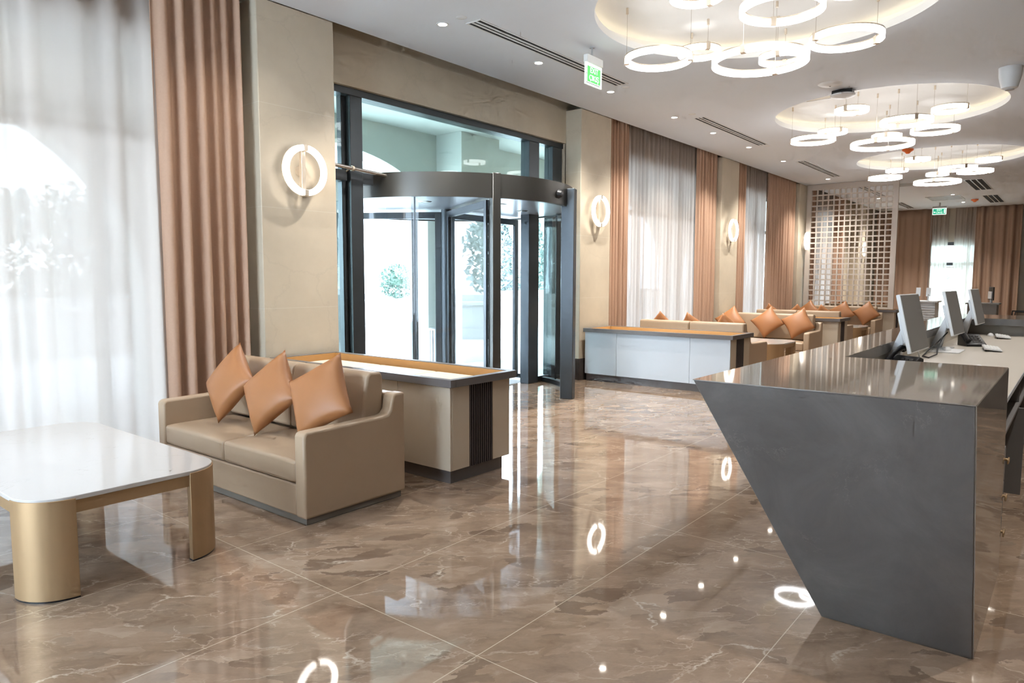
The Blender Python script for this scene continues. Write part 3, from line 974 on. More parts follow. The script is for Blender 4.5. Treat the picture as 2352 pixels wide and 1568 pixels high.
t = thing('exit_sign', 'small teal exit sign hanging before the far drapes', 'exit sign', (27.27, 3.80, ZC), radians(-90), 'hanging exit signs')
obj('stem', G().tube([(0, 0, -0.12), (0, 0, 0)], 0.025, 10), 'grille_grey', t)
obj('housing', G().box(-0.2, 0.2, -0.035, 0.035, -0.17, -0.11), 'grille_grey', t, bevel=0.008)
obj('plate', G().box(-0.2, 0.2, -0.006, 0.006, -0.385, -0.17), 'sign_white_lit', t, smooth=False)
obj('green_panel', G().box(-0.18, 0.18, -0.0095, -0.0065, -0.365, -0.19), 'sign_teal_lit', t, smooth=False)
text_mesh('lettering', 'EXIT', 0.075, 'sign_white_lit', Matrix.Translation((0.0, -0.012, -0.235)) @ RX, t, 0.001)
text_mesh('lettering', 'ÇIKIŞ', 0.075, 'sign_white_lit', Matrix.Translation((0.0, -0.012, -0.318)) @ RX, t, 0.001)
obj('arrow', G().prism([(-0.165, -0.30), (-0.13, -0.27), (-0.13, -0.29), (-0.11, -0.29), (-0.11, -0.31), (-0.13, -0.31), (-0.13, -0.33)], -0.0125, -0.010, axis='y')
    .box(0.13, 0.165, -0.0125, -0.010, -0.34, -0.21), 'sign_white_lit', t, smooth=False)

# ------------------------------------------------------------------ sofas
SW, SD = 1.96, 0.84
def make_sofa(label):
    """local: front at x = -0.42 facing -x, back at x = +0.42, arms at y = -+0.98"""
    t = thing('sofa', label, 'sofa', (0, 0, 0), 0, 'two-seat beige leather sofas')
    hx, hy = SD / 2, SW / 2
    obj('plinth', G().box(-hx + 0.025, hx - 0.02, -hy + 0.025, hy - 0.025, 0.0, 0.048), 'plinth_grey', t, bevel=0.004, seg=1)
    prof = [(-hx, 0.045), (hx, 0.045), (hx, 0.755), (hx - 0.085, 0.755), (hx - 0.105, 0.74), (hx - 0.118, 0.70), (hx - 0.13, 0.645), (hx - 0.155, 0.615),
            (hx - 0.20, 0.607), (-hx + 0.03, 0.597), (-hx + 0.008, 0.588), (-hx, 0.565)]
    for s in (-1, 1):
        y0 = s * hy
        y1 = s * (hy - 0.105)
        arm = G().prism(prof, min(y0, y1), max(y0, y1), axis='y')
        obj('arm', arm, 'sofa_leather', t, bevel=0.016, seg=3)
    iy = hy - 0.106
    obj('back_frame', G().box(hx - 0.10, hx - 0.004, -iy, iy, 0.045, 0.75), 'sofa_leather', t, bevel=0.012, seg=2)
    obj('front_rail', G().box(-hx + 0.008, hx - 0.10, -iy, iy, 0.047, 0.255), 'sofa_leather', t, bevel=0.012, seg=2)
    for s in (-1, 1):
        a, b = sorted((s * 0.002, s * iy))
        sc = G()
        nx, ny = 10, 12
        for (zf, k) in ((0.255, 0), (0.415, 1)):
            pass
        rows = []
        x0, x1 = -hx + 0.004, hx - 0.25
        for j in range(ny + 1):
            v = j / ny
            row = []
            for i in range(nx + 1):
                u = i / nx
                z = 0.405 + 0.022 * (1 - (2 * u - 1) ** 4) * (1 - (2 * v - 1) ** 4)
                row.append((x0 + (x1 - x0) * u, a + (b - a) * v, z))
            rows.append(row)
        n = nx + 1
        top = [p for r in rows for p in r]
        bot = [(p[0], p[1], 0.257) for p in top]
        sc.v = top + bot
        m = len(top)
        for j in range(ny):
            for i in range(nx):
                q = (j * n + i, j * n + i + 1, (j + 1) * n + i + 1, (j + 1) * n + i)
                sc.f.append(q)
                sc.f.append(tuple(k + m for k in reversed(q)))
        edge = [i for i in range(n)] + [(j + 1) * n - 1 for j in range(1, ny + 1)] + [ny * n + i for i in range(n - 2, -1, -1)] + [j * n for j in range(ny - 1, 0, -1)]
        for i in range(len(edge)):
            p, q = edge[i], edge[(i + 1) % len(edge)]
            sc.f.append((p, q, q + m, p + m))
        obj('seat_cushion', sc, 'sofa_leather', t, bevel=0.022, seg=3)
    for s in (-1, 1):
        a, b = sorted((s * 0.003, s * (iy - 0.003)))
        pf = [(hx - 0.29, 0.425), (hx - 0.285, 0.60), (hx - 0.262, 0.80), (hx - 0.245, 0.885), (hx - 0.215, 0.905), (hx - 0.115, 0.90), (hx - 0.102, 0.86), (hx - 0.104, 0.425)]
        obj('back_cushion', G().prism(pf, a, b, axis='y'), 'sofa_leather', t, bevel=0.02, seg=3)
    return t

SOFAS = [  # centre x, centre y, facing: 0 -> faces -X, pi -> faces +X
    (2.94, 4.67, 0.0, 'nearest beige leather sofa with three tan pillows beside the coffee table'),
    (10.62, 4.75, pi, 'beige sofa seen from behind beyond the daylit planter by the door'),
    (13.65, 4.75, 0.0, 'beige sofa facing the camera with two tan pillows before the third column'),
    (15.97, 4.75, pi, 'beige sofa seen from behind in the middle distance past the third column'),
    (18.89, 4.75, 0.0, 'beige sofa facing the camera just before the lattice screen'),
    (21.25, 4.75, pi, 'beige sofa partly hidden behind the lattice screen')]
sf0 = make_sofa(SOFAS[0][3])
for i, (x, y, rz, lb) in enumerate(SOFAS):
    if i == 0:
        sf0.location = (x, y, 0)
    else:
        dup(sf0, (x, y, 0), rz, lb)

# ------------------------------------------------------------------ pillows
def pillow_mesh(s=0.47, d=0.085):
    g = G()
    n = 18
    for side in (1, -1):
        rows = []
        for j in range(n + 1):
            v = -1 + 2 * j / n
            row = []
            for i in range(n + 1):
                u = -1 + 2 * i / n
                pin = 0.10
                x = u * (1 - pin * (1 - abs(v) ** 1.6) * abs(u) ** 3 * 1.0) * s / 2
                z = v * (1 - pin * (1 - abs(u) ** 1.6) * abs(v) ** 3 * 1.0) * s / 2
                h = max(0.0, (1 - u * u)) ** 0.48 * max(0.0, (1 - v * v)) ** 0.48
                y = side * (d * h + 0.0045 * (1 if (abs(u) < 1 and abs(v) < 1) else 0))
                y += side * 0.004 * h * sin(7 * u + 3 * v) * abs(u * v)
                row.append((x, y, z))
            rows.append(row)
        g.loops(rows if side > 0 else rows[::-1], close_u=False)
    return g

def finish_pillow(o):
    bm = bmesh.new()
    bm.from_mesh(o.data)
    bmesh.ops.remove_doubles(bm, verts=bm.verts, dist=0.0012)
    bmesh.ops.recalc_face_normals(bm, faces=bm.faces)
    bm.to_mesh(o.data)
    bm.free()
    o.data.shade_smooth()

pil0 = None
def pillow(loc, face, yaw, tilt, roll, label, group):
    """face: 0 looks to -X, pi looks to +X; tilt leans back; roll turns the square in its plane"""
    global pil0
    if pil0 is None:
        pil0 = obj('throw_pillow', pillow_mesh(), 'tan_leather', None)
        finish_pillow(pil0)
        o = pil0
    else:
        o = pil0.copy()
        COL.objects.link(o)
    # local +Y is the pillow's outward normal
    M = Matrix.Rotation(face + radians(90) + yaw, 4, 'Z') @ Matrix.Rotation(tilt, 4, 'X') @ Matrix.Rotation(-roll + radians(45), 4, 'Y')
    o.matrix_world = Matrix.Translation(loc) @ M
    tag(o, label, 'pillow', group)
    return o
G1, G2, G3, G4, G5, G6 = ['tan pillows on the %s sofa' % k for k in ('nearest', 'second', 'third', 'fourth', 'fifth', 'screened')]
TL = radians(23)
pillow((2.86, 5.16, 0.743), 0, radians(0), TL, radians(-8), 'tan leather pillow at the window end of the nearest sofa', G1)
pillow((2.85, 4.58, 0.723), 0, radians(4), TL, radians(3), 'tan leather pillow in the middle of the nearest sofa', G1)
pillow((2.86, 3.99, 0.753), 0, radians(10), TL, radians(14), 'tan leather pillow against the near arm of the nearest sofa', G1)
pillow((13.60, 4.66, 0.743), 0, radians(3), TL, radians(4), 'tan pillow in the middle of the sofa before the third column', G3)
pillow((13.60, 4.09, 0.743), 0, radians(0), TL, radians(12), 'tan pillow at the near arm of the sofa before the third column', G3)
pillow((13.60, 5.40, 0.743), 0, radians(0), TL, radians(6), 'tan pillow at the window end of the sofa before the third column', G3)
for yy, rr, lb in ((5.40, -5, 'tip of tan pillow above the sofa back at the daylit planter, window end'), (4.85, 8, 'tip of tan pillow above the sofa back at the daylit planter, middle one'),
                   (4.28, 4, 'tip of tan pillow above the sofa back at the daylit planter, near end')):
    pillow((10.67, yy, 0.738), pi, 0, TL, radians(rr), lb, G2)
for yy, rr, lb in ((5.40, 5, 'tip of tan pillow above the farther sofa back, window end'), (4.85, -8, 'tip of tan pillow above the farther sofa back, middle one'),
                   (4.28, 6, 'tip of tan pillow above the farther sofa back, near end')):
    pillow((16.02, yy, 0.738), pi, 0, TL, radians(rr), lb, G4)
for yy, rr, lb in ((5.42, 2, 'tan pillow at the window end of the sofa by the lattice screen'), (4.62, 10, 'tan pillow in the middle of the sofa by the lattice screen'),
                   (4.06, 6, 'tan pillow at the near end of the sofa by the lattice screen')):
    pillow((18.84, yy, 0.743), 0, 0, TL, radians(rr), lb, G5)
for yy, rr, lb in ((5.2, 4, 'tan pillow behind the lattice screen near the window'), (4.2, 4, 'pillow on the sofa just right of the lattice screen post')):
    pillow((21.30, yy, 0.738), pi, 0, TL, radians(rr), lb, G6)

# ------------------------------------------------------------------ coffee tables
def rrect(hx, hy, r, n=10):
    pts = []
    for cx, cy, a in ((hx - r, hy - r, 0), (-hx + r, hy - r, 90), (-hx + r, -hy + r, 180), (hx - r, -hy + r, 270)):
        for i in range(n + 1):
            b = radians(a + 90 * i / n)
            pts.append((cx + r * cos(b), cy + r * sin(b)))
    return pts

def make_table(label, hx=0.49, hy=0.98, h=0.507):
    t = thing('coffee_table', label, 'coffee table', (0, 0, 0), 0, 'marble topped coffee tables')
    r = 0.21
    obj('tabletop', G().prism(rrect(hx, hy, r, 14), h - 0.024, h), 'white_marble', t, bevel=0.003, seg=2)
    out, inn = rrect(hx - 0.012, hy - 0.012, r - 0.012, 12), rrect(hx - 0.05, hy - 0.05, r - 0.05, 12)
    z0, z1 = h - 0.088, h - 0.0245
    ap = G().loops([[(x, y, z0) for x, y in out], [(x, y, z1) for x, y in out], [(x, y, z1) for x, y in inn], [(x, y, z0) for x, y in inn]], close_v=True)
    obj('apron', ap, 'brass', t)
    for sx, sy in ((1, 1), (-1, 1), (-1, -1), (1, -1)):
        pts = []
        ro, ri = r + 0.004, r - 0.035
        cx, cy = sx * (hx - r), sy * (hy - r)
        n = 14
        o_, i_ = [], []
        for i in range(n + 1):
            b = pi / 2 * i / n
            o_.append((cx + sx * ro * cos(b), cy + sy * ro * sin(b)))
            i_.append((cx + sx * ri * cos(b), cy + sy * ri * sin(b)))
        poly = o_ + i_[::-1]
        if sx * sy < 0:
            poly = poly[::-1]
        leg = obj('leg', G().prism(poly, 0.008, h - 0.012), 'brass', t, bevel=0.002, seg=1)
        foot = [(cx + (x - cx) * 0.985, cy + (y - cy) * 0.985) for x, y in poly]
        obj('foot_pad', G().prism(foot, 0.0, 0.008), 'black_plastic', leg)
    return t
tb0 = make_table('white marble coffee table with brass legs in the left foreground')
tb0.location = (1.535, 4.70, 0)
dup(tb0, (12.13, 4.75, 0), 0, 'white topped coffee table between the sofas beyond the daylit planter')
dup(tb0, (17.43, 4.75, 0), 0, 'small far coffee table between the sofas before the lattice screen')

# ------------------------------------------------------------------ planter consoles
def make_planter(label, fmat):
    """local: centre of the footprint, x across (0.70), y along the length, end at -y; face -x gets fmat"""
    t = thing('planter_box', label, 'planter', (0, 0, 0), 0, 'low planter boxes between the sofas')
    hx, y0, y1 = 0.35, -1.13, 1.18
    zb, zt, zs = 0.11, 0.752, 0.81
    obj('plinth', G().box(-hx + 0.045, hx - 0.045, y0 + 0.045, y1, 0, zb), 'slate_trim', t)
    cuts = [y0, y0 + 0.58, y0 + 1.75, y1]
    for i in range(3):
        obj('front_panel', G().box(-hx, -hx + 0.02, cuts[i] + 0.0015, cuts[i + 1] - 0.0015, zb, zt), fmat, t, bevel=0.0015, seg=1)
        obj('back_panel', G().box(hx - 0.02, hx, cuts[i] + 0.0015, cuts[i + 1] - 0.0015, zb, zt), 'beige_panel', t, bevel=0.0015, seg=1)
    obj('end_panel', G().box(-hx + 0.0205, -hx + 0.212, y0, y0 + 0.02, zb, zt), 'beige_panel', t, bevel=0.0015, seg=1)
    obj('end_panel', G().box(hx - 0.212, hx - 0.0205, y0, y0 + 0.02, zb, zt), 'beige_panel', t, bevel=0.0015, seg=1)
    fl_ = G().box(-hx + 0.212, hx - 0.212, y0 + 0.012, y0 + 0.019, zb - 0.002, zt)
    n = 11
    for i in range(n):
        x = -hx + 0.2145 + (2 * hx - 0.424) * (i + 0.0) / n
        fl_.box(x, x + 0.0135, y0 - 0.002, y0 + 0.012, zb - 0.002, zt)
    obj('fluted_insert', fl_, 'dark_slat', t, smooth=False)
    obj('end_panel', G().box(-hx + 0.0205, hx - 0.0205, y1 - 0.02, y1, zb, zt), 'beige_panel', t)
    # top rim frame
    ox0, ox1, oy0, oy1 = -hx - 0.04, hx + 0.035, y0 - 0.045, y1 + 0.01
    w = 0.055
    obj('rim', G().box(ox0, ox0 + w, oy0, oy1, zt, zs).box(ox1 - w, ox1, oy0, oy1, zt, zs)
        .box(ox0 + w, ox1 - w, oy0, oy0 + w, zt, zs).box(ox0 + w, ox1 - w, oy1 - w, oy1, zt, zs), 'slate_trim', t, bevel=0.002, seg=1)
    ix0, ix1, iy0, iy1 = ox0 + w + 0.012, ox1 - w - 0.012, oy0 + w + 0.012, oy1 - w - 0.012
    lin = G().box(ix0 - 0.012, ix0, iy0, iy1, 0.735, zs - 0.006).box(ix1, ix1 + 0.012, iy0, iy1, 0.735, zs - 0.006)
    lin.box(ix0, ix1, iy0 - 0.012, iy0, 0.735, zs - 0.006).box(ix0, ix1, iy1, iy1 + 0.012, 0.735, zs - 0.006)
    lin.box(ix0 + 0.04, ix1 - 0.04, iy0 + 0.04, iy1 - 0.04, 0.5, 0.52)
    obj('liner', lin, 'orange_wood', t, smooth=False)
    ln = (iy1 - iy0) / 3
    for i in range(3):
        obj('pad', G().box(ix0 + 0.03, ix1 - 0.03, max(iy0 + ln * i + 0.004, iy0 + 0.03), iy0 + ln * (i + 1) - 0.004, 0.52, 0.745), 'cream_pad', t, bevel=0.02, seg=3)
    return t
p1 = make_planter('beige planter box behind the nearest sofa with orange inner lining', 'beige_panel')
p1.location = (4.085, 4.735, 0)
p2 = make_planter('planter box right of the revolving door, front tinted pale as daylit', 'white_and_daylit_panel')  # beige laminate front coloured pale blue-white, daylight put into the colour
p2.location = (9.47, 4.735, 0)
dup(p1, (14.83, 4.735, 0), 0, 'planter box between back to back sofas at the third column')
dup(p1, (20.08, 4.735, 0), 0, 'planter box under the lattice screen')

# ------------------------------------------------------------------ lattice screen
t = thing('lattice_screen', 'tall openwork lattice room divider with square cells', 'screen', (20.08, 3.70, 0.812))
H = ZC - 0.004 - 0.812
Wd = 2.22
mb, mt = 0.13, 0.15
fr = G().box(-0.03, 0.03, 0, mb, 0, H).box(-0.03, 0.03, Wd - mb, Wd, 0, H).box(-0.03, 0.03, mb, Wd - mb, 0, 0.05).box(-0.03, 0.03, mb, Wd - mb, H - mt, H)
obj('frame', fr, 'lattice_paint', t, bevel=0.003, seg=1)
gr = G()
nc, nr = 14, 22
for i in range(1, nc):
    y = mb + (Wd - 2 * mb) * i / nc
    gr.box(-0.02, 0.02, y - 0.017, y + 0.017, 0.05, H - mt)
for j in range(1, nr):
    z = 0.05 + (H - mt - 0.05) * j / nr
    gr.box(-0.0195, 0.0195, mb, Wd - mb, z - 0.017, z + 0.017)
obj('grid', gr, 'lattice_paint', t, smooth=False)

# ------------------------------------------------------------------ reception counter
rc = thing('reception_counter', 'grey stone reception counter with slanted front and raised ledge', 'counter', (4.45, 0.8, 0))
def C_(x, y, z):
    return (x - 4.45, y - 0.8, z)
HT = 1.10
def slab_pair(pts_b, pts_t):
    return G().hexa([C_(*p) for p in pts_b], [C_(*p) for p in pts_t])
blk = slab_pair([(3.335, 0.262, 0), (4.45, 0.262, 0), (4.45, 0.849, 0), (3.335, 0.849, 0)],
                [(3.012, 0.273, HT - 0.004), (4.45, 0.273, HT - 0.004), (4.45, 1.349, HT - 0.004), (2.985, 1.349, HT - 0.004)])
obj('end_block', blk, 'grey_stone', rc, bevel=0.003, seg=1)
obj('side_cladding', slab_pair([(3.345, 0.256, 0), (4.452, 0.256, 0), (4.452, 0.261, 0), (3.345, 0.261, 0)],
                               [(3.016, 0.268, HT - 0.004), (4.452, 0.268, HT - 0.004), (4.452, 0.2725, HT - 0.004), (3.016, 0.2725, HT - 0.004)]), 'grey_stone_polished', rc)
top = G().prism([C_(x, y, 0)[:2] for x, y in ((2.983, 1.351), (3.010, 0.270), (4.45, 0.270), (4.45, 1.063), (10.10, 1.063), (10.10, -1.6), (11.25, -1.6), (11.25, 1.351))][::-1], HT - 0.004, HT)
obj('polished_top', top, 'grey_stone_polished', rc, smooth=False)
sec = [(1.349, HT - 0.0045), (1.065, HT - 0.0045), (1.065, HT - 0.075), (1.30, HT - 0.075), (0.79, 0.0), (0.849, 0.0)]
obj('slanted_front', G().prism([(y - 0.8, z) for y, z in sec], 0.0015, 6.79, axis='x'), 'grey_stone', rc, smooth=False)
obj('far_return', G().box(10.10 - 4.45, 11.25 - 4.45, -2.4, 0.262, HT - 0.08, HT - 0.0045).box(10.3 - 4.45, 11.0 - 4.45, -2.4, 0.0, 0, HT - 0.08), 'grey_stone', rc, smooth=False)
obj('inner_panel', G().box(0.003, 10.26 - 4.45, 1.085 - 0.8, 1.10 - 0.8, 0.86, HT - 0.0755).box(10.26 - 4.45, 10.28 - 4.45, -2.3, 1.10 - 0.8, 0.86, HT - 0.081), 'cream_desk', rc, smooth=False)
obj('work_surface', G().prism([C_(x, y, 0)[:2] for x, y in ((4.452, 0.285), (10.26, 0.285), (10.26, 1.084), (4.452, 1.084))], 0.872, 0.90), 'cream_desk', rc, bevel=0.002, seg=1)
obj('edge_band', G().box(0.003, 10.26 - 4.45, 0.283 - 0.8, 0.2848 - 0.8, 0.872, 0.90), 'white_and_daylit_panel', rc, smooth=False)

ZD = 0.90
t = thing('shelf_unit', 'grey open shelf running under the staff side worktop', 'shelf', (4.46, 0.30, 0))
obj('shelf_board', G().box(0.0, 5.6, 0.0, 0.5, 0.635, 0.655), 'desk_grey', t, smooth=False)
obj('back_board', G().box(0.0, 5.6, 0.48, 0.5, 0.656, 0.87), 'desk_grey', t, smooth=False)
for x in (0.55, 1.9, 3.7, 5.5):
    obj('divider', G().box(x, x + 0.02, 0.01, 0.479, 0.656, 0.87), 'desk_grey', t, smooth=False)
for x in (1.74, 3.7, 5.5):
    obj('leg_panel', G().box(x, x + 0.03, -0.04, 0.46, 0.0, 0.634), 'desk_grey', t, smooth=False)
t = thing('drawer_cabinet', 'grey three drawer cabinet at the end of the counter', 'cabinet', (4.46, 0.275, 0))
obj('body', G().box(0.0, 0.30, 0.022, 0.45, 0.03, 0.632), 'desk_grey', t, smooth=False)
obj('kick', G().box(0.02, 0.28, 0.04, 0.44, 0.0, 0.029), 'black_plastic', t, smooth=False)
for z0, z1 in ((0.035, 0.225), (0.235, 0.425), (0.435, 0.628)):
    d = obj('drawer', G().box(0.003, 0.297, 0.0, 0.02, z0, z1), 'desk_grey', t, bevel=0.002, seg=1)
    zc = z1 - 0.05
    obj('handle', G().box(0.13, 0.15, -0.022, 0.0, zc, zc + 0.012).box(0.10, 0.18, -0.026, -0.018, zc - 0.012, zc + 0.012), 'brass', d, bevel=0.002, seg=1)

# things on the desk
def make_monitor(label, cat_group):
    """local: base on the desk at origin; screen along x, facing -y, leaning back"""
    t = thing('monitor', label, 'monitor', (0, 0, 0), 0, cat_group)
    tl = radians(12.6)
    w, h, zb = 0.58, 0.418, 0.145
    Mx = Matrix.Translation((0, -0.155, zb)) @ Matrix.Rotation(-tl, 4, 'X')
    obj('frame', G().box(-w / 2, w / 2, 0.0, 0.026, 0, h).xform(Mx), 'white_plastic', t, bevel=0.004, seg=2)
    obj('screen', G().box(-w / 2 + 0.008, w / 2 - 0.008, -0.0025, -0.0005, 0.010, h - 0.008).xform(Mx), 'screen_grey', t, smooth=False)
    obj('rear_housing', G().box(-0.21, 0.21, 0.0265, 0.06, 0.07, h - 0.12).xform(Mx), 'white_plastic', t, bevel=0.012, seg=2)
    neck = G()
    pr = [(-0.075, 0.30), (-0.055, 0.315), (-0.03, 0.30), (0.075, 0.02), (0.04, 0.012), (-0.01, 0.012)]
    neck.prism([(y, z) for y, z in pr], -0.045, 0.045, axis='x')
    obj('neck', neck, 'white_plastic', t, bevel=0.006, seg=2)
    obj('base', G().prism(rrect(0.14, 0.10, 0.03, 5), 0.0, 0.012), 'white_plastic', t, bevel=0.002, seg=1)
    return t
MG = 'white monitors on the reception desk'
m0 = make_monitor('nearest white framed monitor leaning on the reception desk', MG)
def monx(blx, bly, th):
    d = Vector((cos(th), sin(th)))
    nrm = Vector((-d.y, d.x))
    c = Vector((blx, bly)) + d * 0.29 + nrm * 0.155
    return (c.x, c.y, ZD), th
(m0.location, _rz) = monx(5.49, 0.885, radians(-2))
m0.rotation_euler = (0, 0, _rz)
for bx, by, lb in ((7.50, 0.875, 'second white framed monitor on the reception desk'), (9.55, 0.89, 'farthest of the three white framed monitors on the reception desk')):
    lc, rz = monx(bx, by, radians(-2))
    dup(m0, lc, rz, lb)

def make_keyboard(label):
    t = thing('keyboard', label, 'keyboard', (0, 0, 0), 0, 'white desk keyboards')
    g = G().prism([(-0.07, 0.006), (0.07, 0.018), (0.07, 0.034), (-0.07, 0.014)], -0.21, 0.21, axis='x')
    obj('case', g, 'white_plastic', t, bevel=0.002, seg=1)
    k = G()
    for r in range(5):
        for c in range(14):
            y = -0.058 + r * 0.025
            z = 0.015 + (y + 0.07) * 0.143
            k.box(-0.2 + c * 0.0288, -0.2 + c * 0.0288 + 0.024, y, y + 0.02, z, z + 0.005)
    obj('keys', k, 'lamp_white', t, smooth=False)
    obj('feet', G().box(-0.19, -0.15, 0.05, 0.062, 0, 0.02).box(0.15, 0.19, 0.05, 0.062, 0, 0.02), 'black_plastic', t, smooth=False)
    return t
k0 = make_keyboard('white keyboard on the desk before the second monitor')
k0.location = (7.95, 0.62, ZD)
k0.rotation_euler = (0, 0, radians(8))
dup(k0, (9.72, 0.66, ZD), radians(6), 'white keyboard on the desk at the farthest monitor')

def make_mouse(label):
    g = G()
    rings = []
    for j in range(9):
        a = pi / 2 * j / 8
        rings.append([(0.058 * cos(a) * cos(b), 0.032 * cos(a) * sin(b), 0.034 * sin(a)) for b in [2 * pi * i / 20 for i in range(20)]])
    g.loops(rings)
    o = obj('mouse', g, 'white_plastic', None)
    return tag(o, label, 'mouse', 'white desk mice')
for x, y, lb in ((6.15, 0.55, 'white mouse just over the edge of the raised counter end'), (7.55, 0.93, 'white mouse beside the second monitor base'),
                 (10.0, 0.80, 'white mouse behind the farthest keyboard')):
    o = make_mouse(lb)
    o.location = (x, y, ZD)
tag(obj('desk_pad', G().prism(rrect(0.2, 0.12, 0.02, 4), 0, 0.008).xform(Matrix.Translation((7.55, 0.93, ZD - 0.0085 + 0.0095))), 'white_plastic'), 'flat white pad under the mouse by the second monitor', 'pad')
bpy.data.objects['mouse.001'].location.z = ZD + 0.0095

def make_phone(label, rz):
    t = thing('desk_phone', label, 'telephone', (0, 0, 0), rz, 'black desk telephones')
    obj('body', G().prism([(-0.11, 0.0), (0.10, 0.0), (0.10, 0.10), (0.06, 0.115), (-0.11, 0.022)], -0.09, 0.09, axis='x'), 'black_plastic', t, bevel=0.006, seg=2)
    h = G().tube([(-0.075, -0.10, 0.055), (-0.075, -0.085, 0.065), (-0.075, 0.0, 0.125), (-0.075, 0.09, 0.165), (-0.075, 0.115, 0.155)], [0.024, 0.022, 0.015, 0.022, 0.026], 10)
    obj('handset', h, 'black_plastic', t)
    k = G()
    for r in range(4):
        for c in range(3):
            y = -0.08 + r * 0.03
            k.box(-0.02 + c * 0.03, c * 0.03, y, y + 0.02, 0.022 + (y + 0.11) * 0.55, 0.034 + (y + 0.11) * 0.55)
    obj('keypad', k, 'desk_grey', t, smooth=False)
    return t
ph = make_phone('black desk telephone behind the nearest monitor', radians(0))
ph.location = (5.60, 0.955, ZD)
ph.rotation_euler = (0, 0, radians(-115))
dup(ph, (8.35, 0.82, ZD), radians(-60), 'black desk telephone beside the second monitor')
tag(obj('cable', G().tube([(7.75, 0.96, ZD + 0.16), (7.55, 1.0, ZD + 0.09), (7.2, 1.03, ZD + 0.03), (6.85, 1.02, ZD + 0.006), (6.75, 0.96, ZD + 0.006), (6.95, 0.93, ZD + 0.02), (7.3, 0.97, ZD + 0.06), (7.62, 0.98, ZD + 0.12)], 0.006, 8), 'black_plastic'),
    'black cable looping beside the second monitor', 'cable')
tag(obj('cable', G().tube([(6.2, 1.05, ZD + 0.12), (6.5, 1.06, ZD + 0.11), (6.75, 1.05, ZD + 0.09), (6.82, 1.04, ZD + 0.005)], 0.007, 8), 'white_plastic'), 'white cable right of the nearest monitor', 'cable')
tag(obj('cable', G().tube([(9.62, 1.05, ZD + 0.15), (9.6, 1.06, ZD + 0.05), (9.55, 1.05, ZD + 0.006), (9.5, 0.98, ZD + 0.006)], 0.006, 8), 'black_plastic'), 'black cable hanging behind the farthest monitor', 'cable')

# ------------------------------------------------------------------ back area desks
t = thing('far_desk', 'brown grey desk with fluted front standing before the far drapes', 'desk', (23.4, 2.05, 0))
obj('desktop', G().box(-0.35, 0.4, -0.35, 0.42, 0.90, 0.935), 'plinth_grey', t, smooth=False)
fg = G().box(-0.3, 0.35, -0.3, 0.36, 0.0, 0.90)
for i in range(16):
    fg.tube([(-0.28 + i * 0.04, 0.36, 0.0), (-0.28 + i * 0.04, 0.36, 0.90)], 0.018, 8)
obj('body', fg, 'plinth_grey', t)
t = thing('far_monitor', 'black monitor on the far desk seen nearly edge-on', 'monitor', (23.3, 1.90, 0.935))
obj('screen', G().box(-0.22, 0.22, -0.015, 0.015, 0.08, 0.44).xform(Matrix.Rotation(radians(18), 4, 'Z')), 'black_plastic', t, bevel=0.004, seg=1)
obj('rear_housing', G().box(-0.15, 0.15, 0.016, 0.05, 0.12, 0.32).xform(Matrix.Rotation(radians(18), 4, 'Z')), 'white_plastic', t, bevel=0.008)
obj('stand', G().tube([(0, 0, 0.0), (0, 0, 0.1)], 0.03, 12).lathe([(0.08, 0.0), (0.08, 0.01)], O, 20), 'grille_grey', t)
tag(obj('notepad', G().box(23.15, 23.4, 1.72, 1.84, 0.935, 0.945), 'lamp_white'), 'white notepad on the far desk beside the black monitor', 'notepad')

t = thing('office_chair', 'black office chair beside the far desk', 'office chair', (23.4, 1.28, 0), radians(100))
obj('seat', G().prism(rrect(0.24, 0.24, 0.08, 6), 0.46, 0.54), 'black_plastic', t, bevel=0.02)
bk = G()
rows = []
for j in range(9):
    v = j / 8
    wd = 0.22 * (1 - 0.25 * v ** 2)
    rows.append([(-0.24 - 0.14 * v + 0.04 * cos(pi * (i / 8 - 0.5)) * -1, -wd + 2 * wd * i / 8, 0.56 + 0.60 * v) for i in range(9)])
bk.loops(rows, close_u=False)
obj('backrest', bk, 'black_plastic', t, solid=0.05)
obj('armrest', G().tube([(0.12, 0.27, 0.52), (0.10, 0.29, 0.72), (-0.16, 0.29, 0.72)], 0.02, 8), 'black_plastic', t)
obj('armrest', G().tube([(0.12, -0.27, 0.52), (0.10, -0.29, 0.72), (-0.16, -0.29, 0.72)], 0.02, 8), 'black_plastic', t)
obj('column', G().tube([(0, 0, 0.08), (0, 0, 0.46)], 0.03, 12), 'black_plastic', t)
fb = G()
for k in range(5):
    a = 2 * pi * k / 5
    fb.tube([(0, 0, 0.10), (0.30 * cos(a), 0.30 * sin(a), 0.06)], [0.03, 0.02], 8)
obj('base', fb, 'black_plastic', t)
for k in range(5):
    a = 2 * pi * k / 5
    obj('caster', G().tube([(0.30 * cos(a) - 0.02, 0.30 * sin(a), 0.03), (0.30 * cos(a) + 0.02, 0.30 * sin(a), 0.03)], 0.03, 10), 'black_plastic', t)

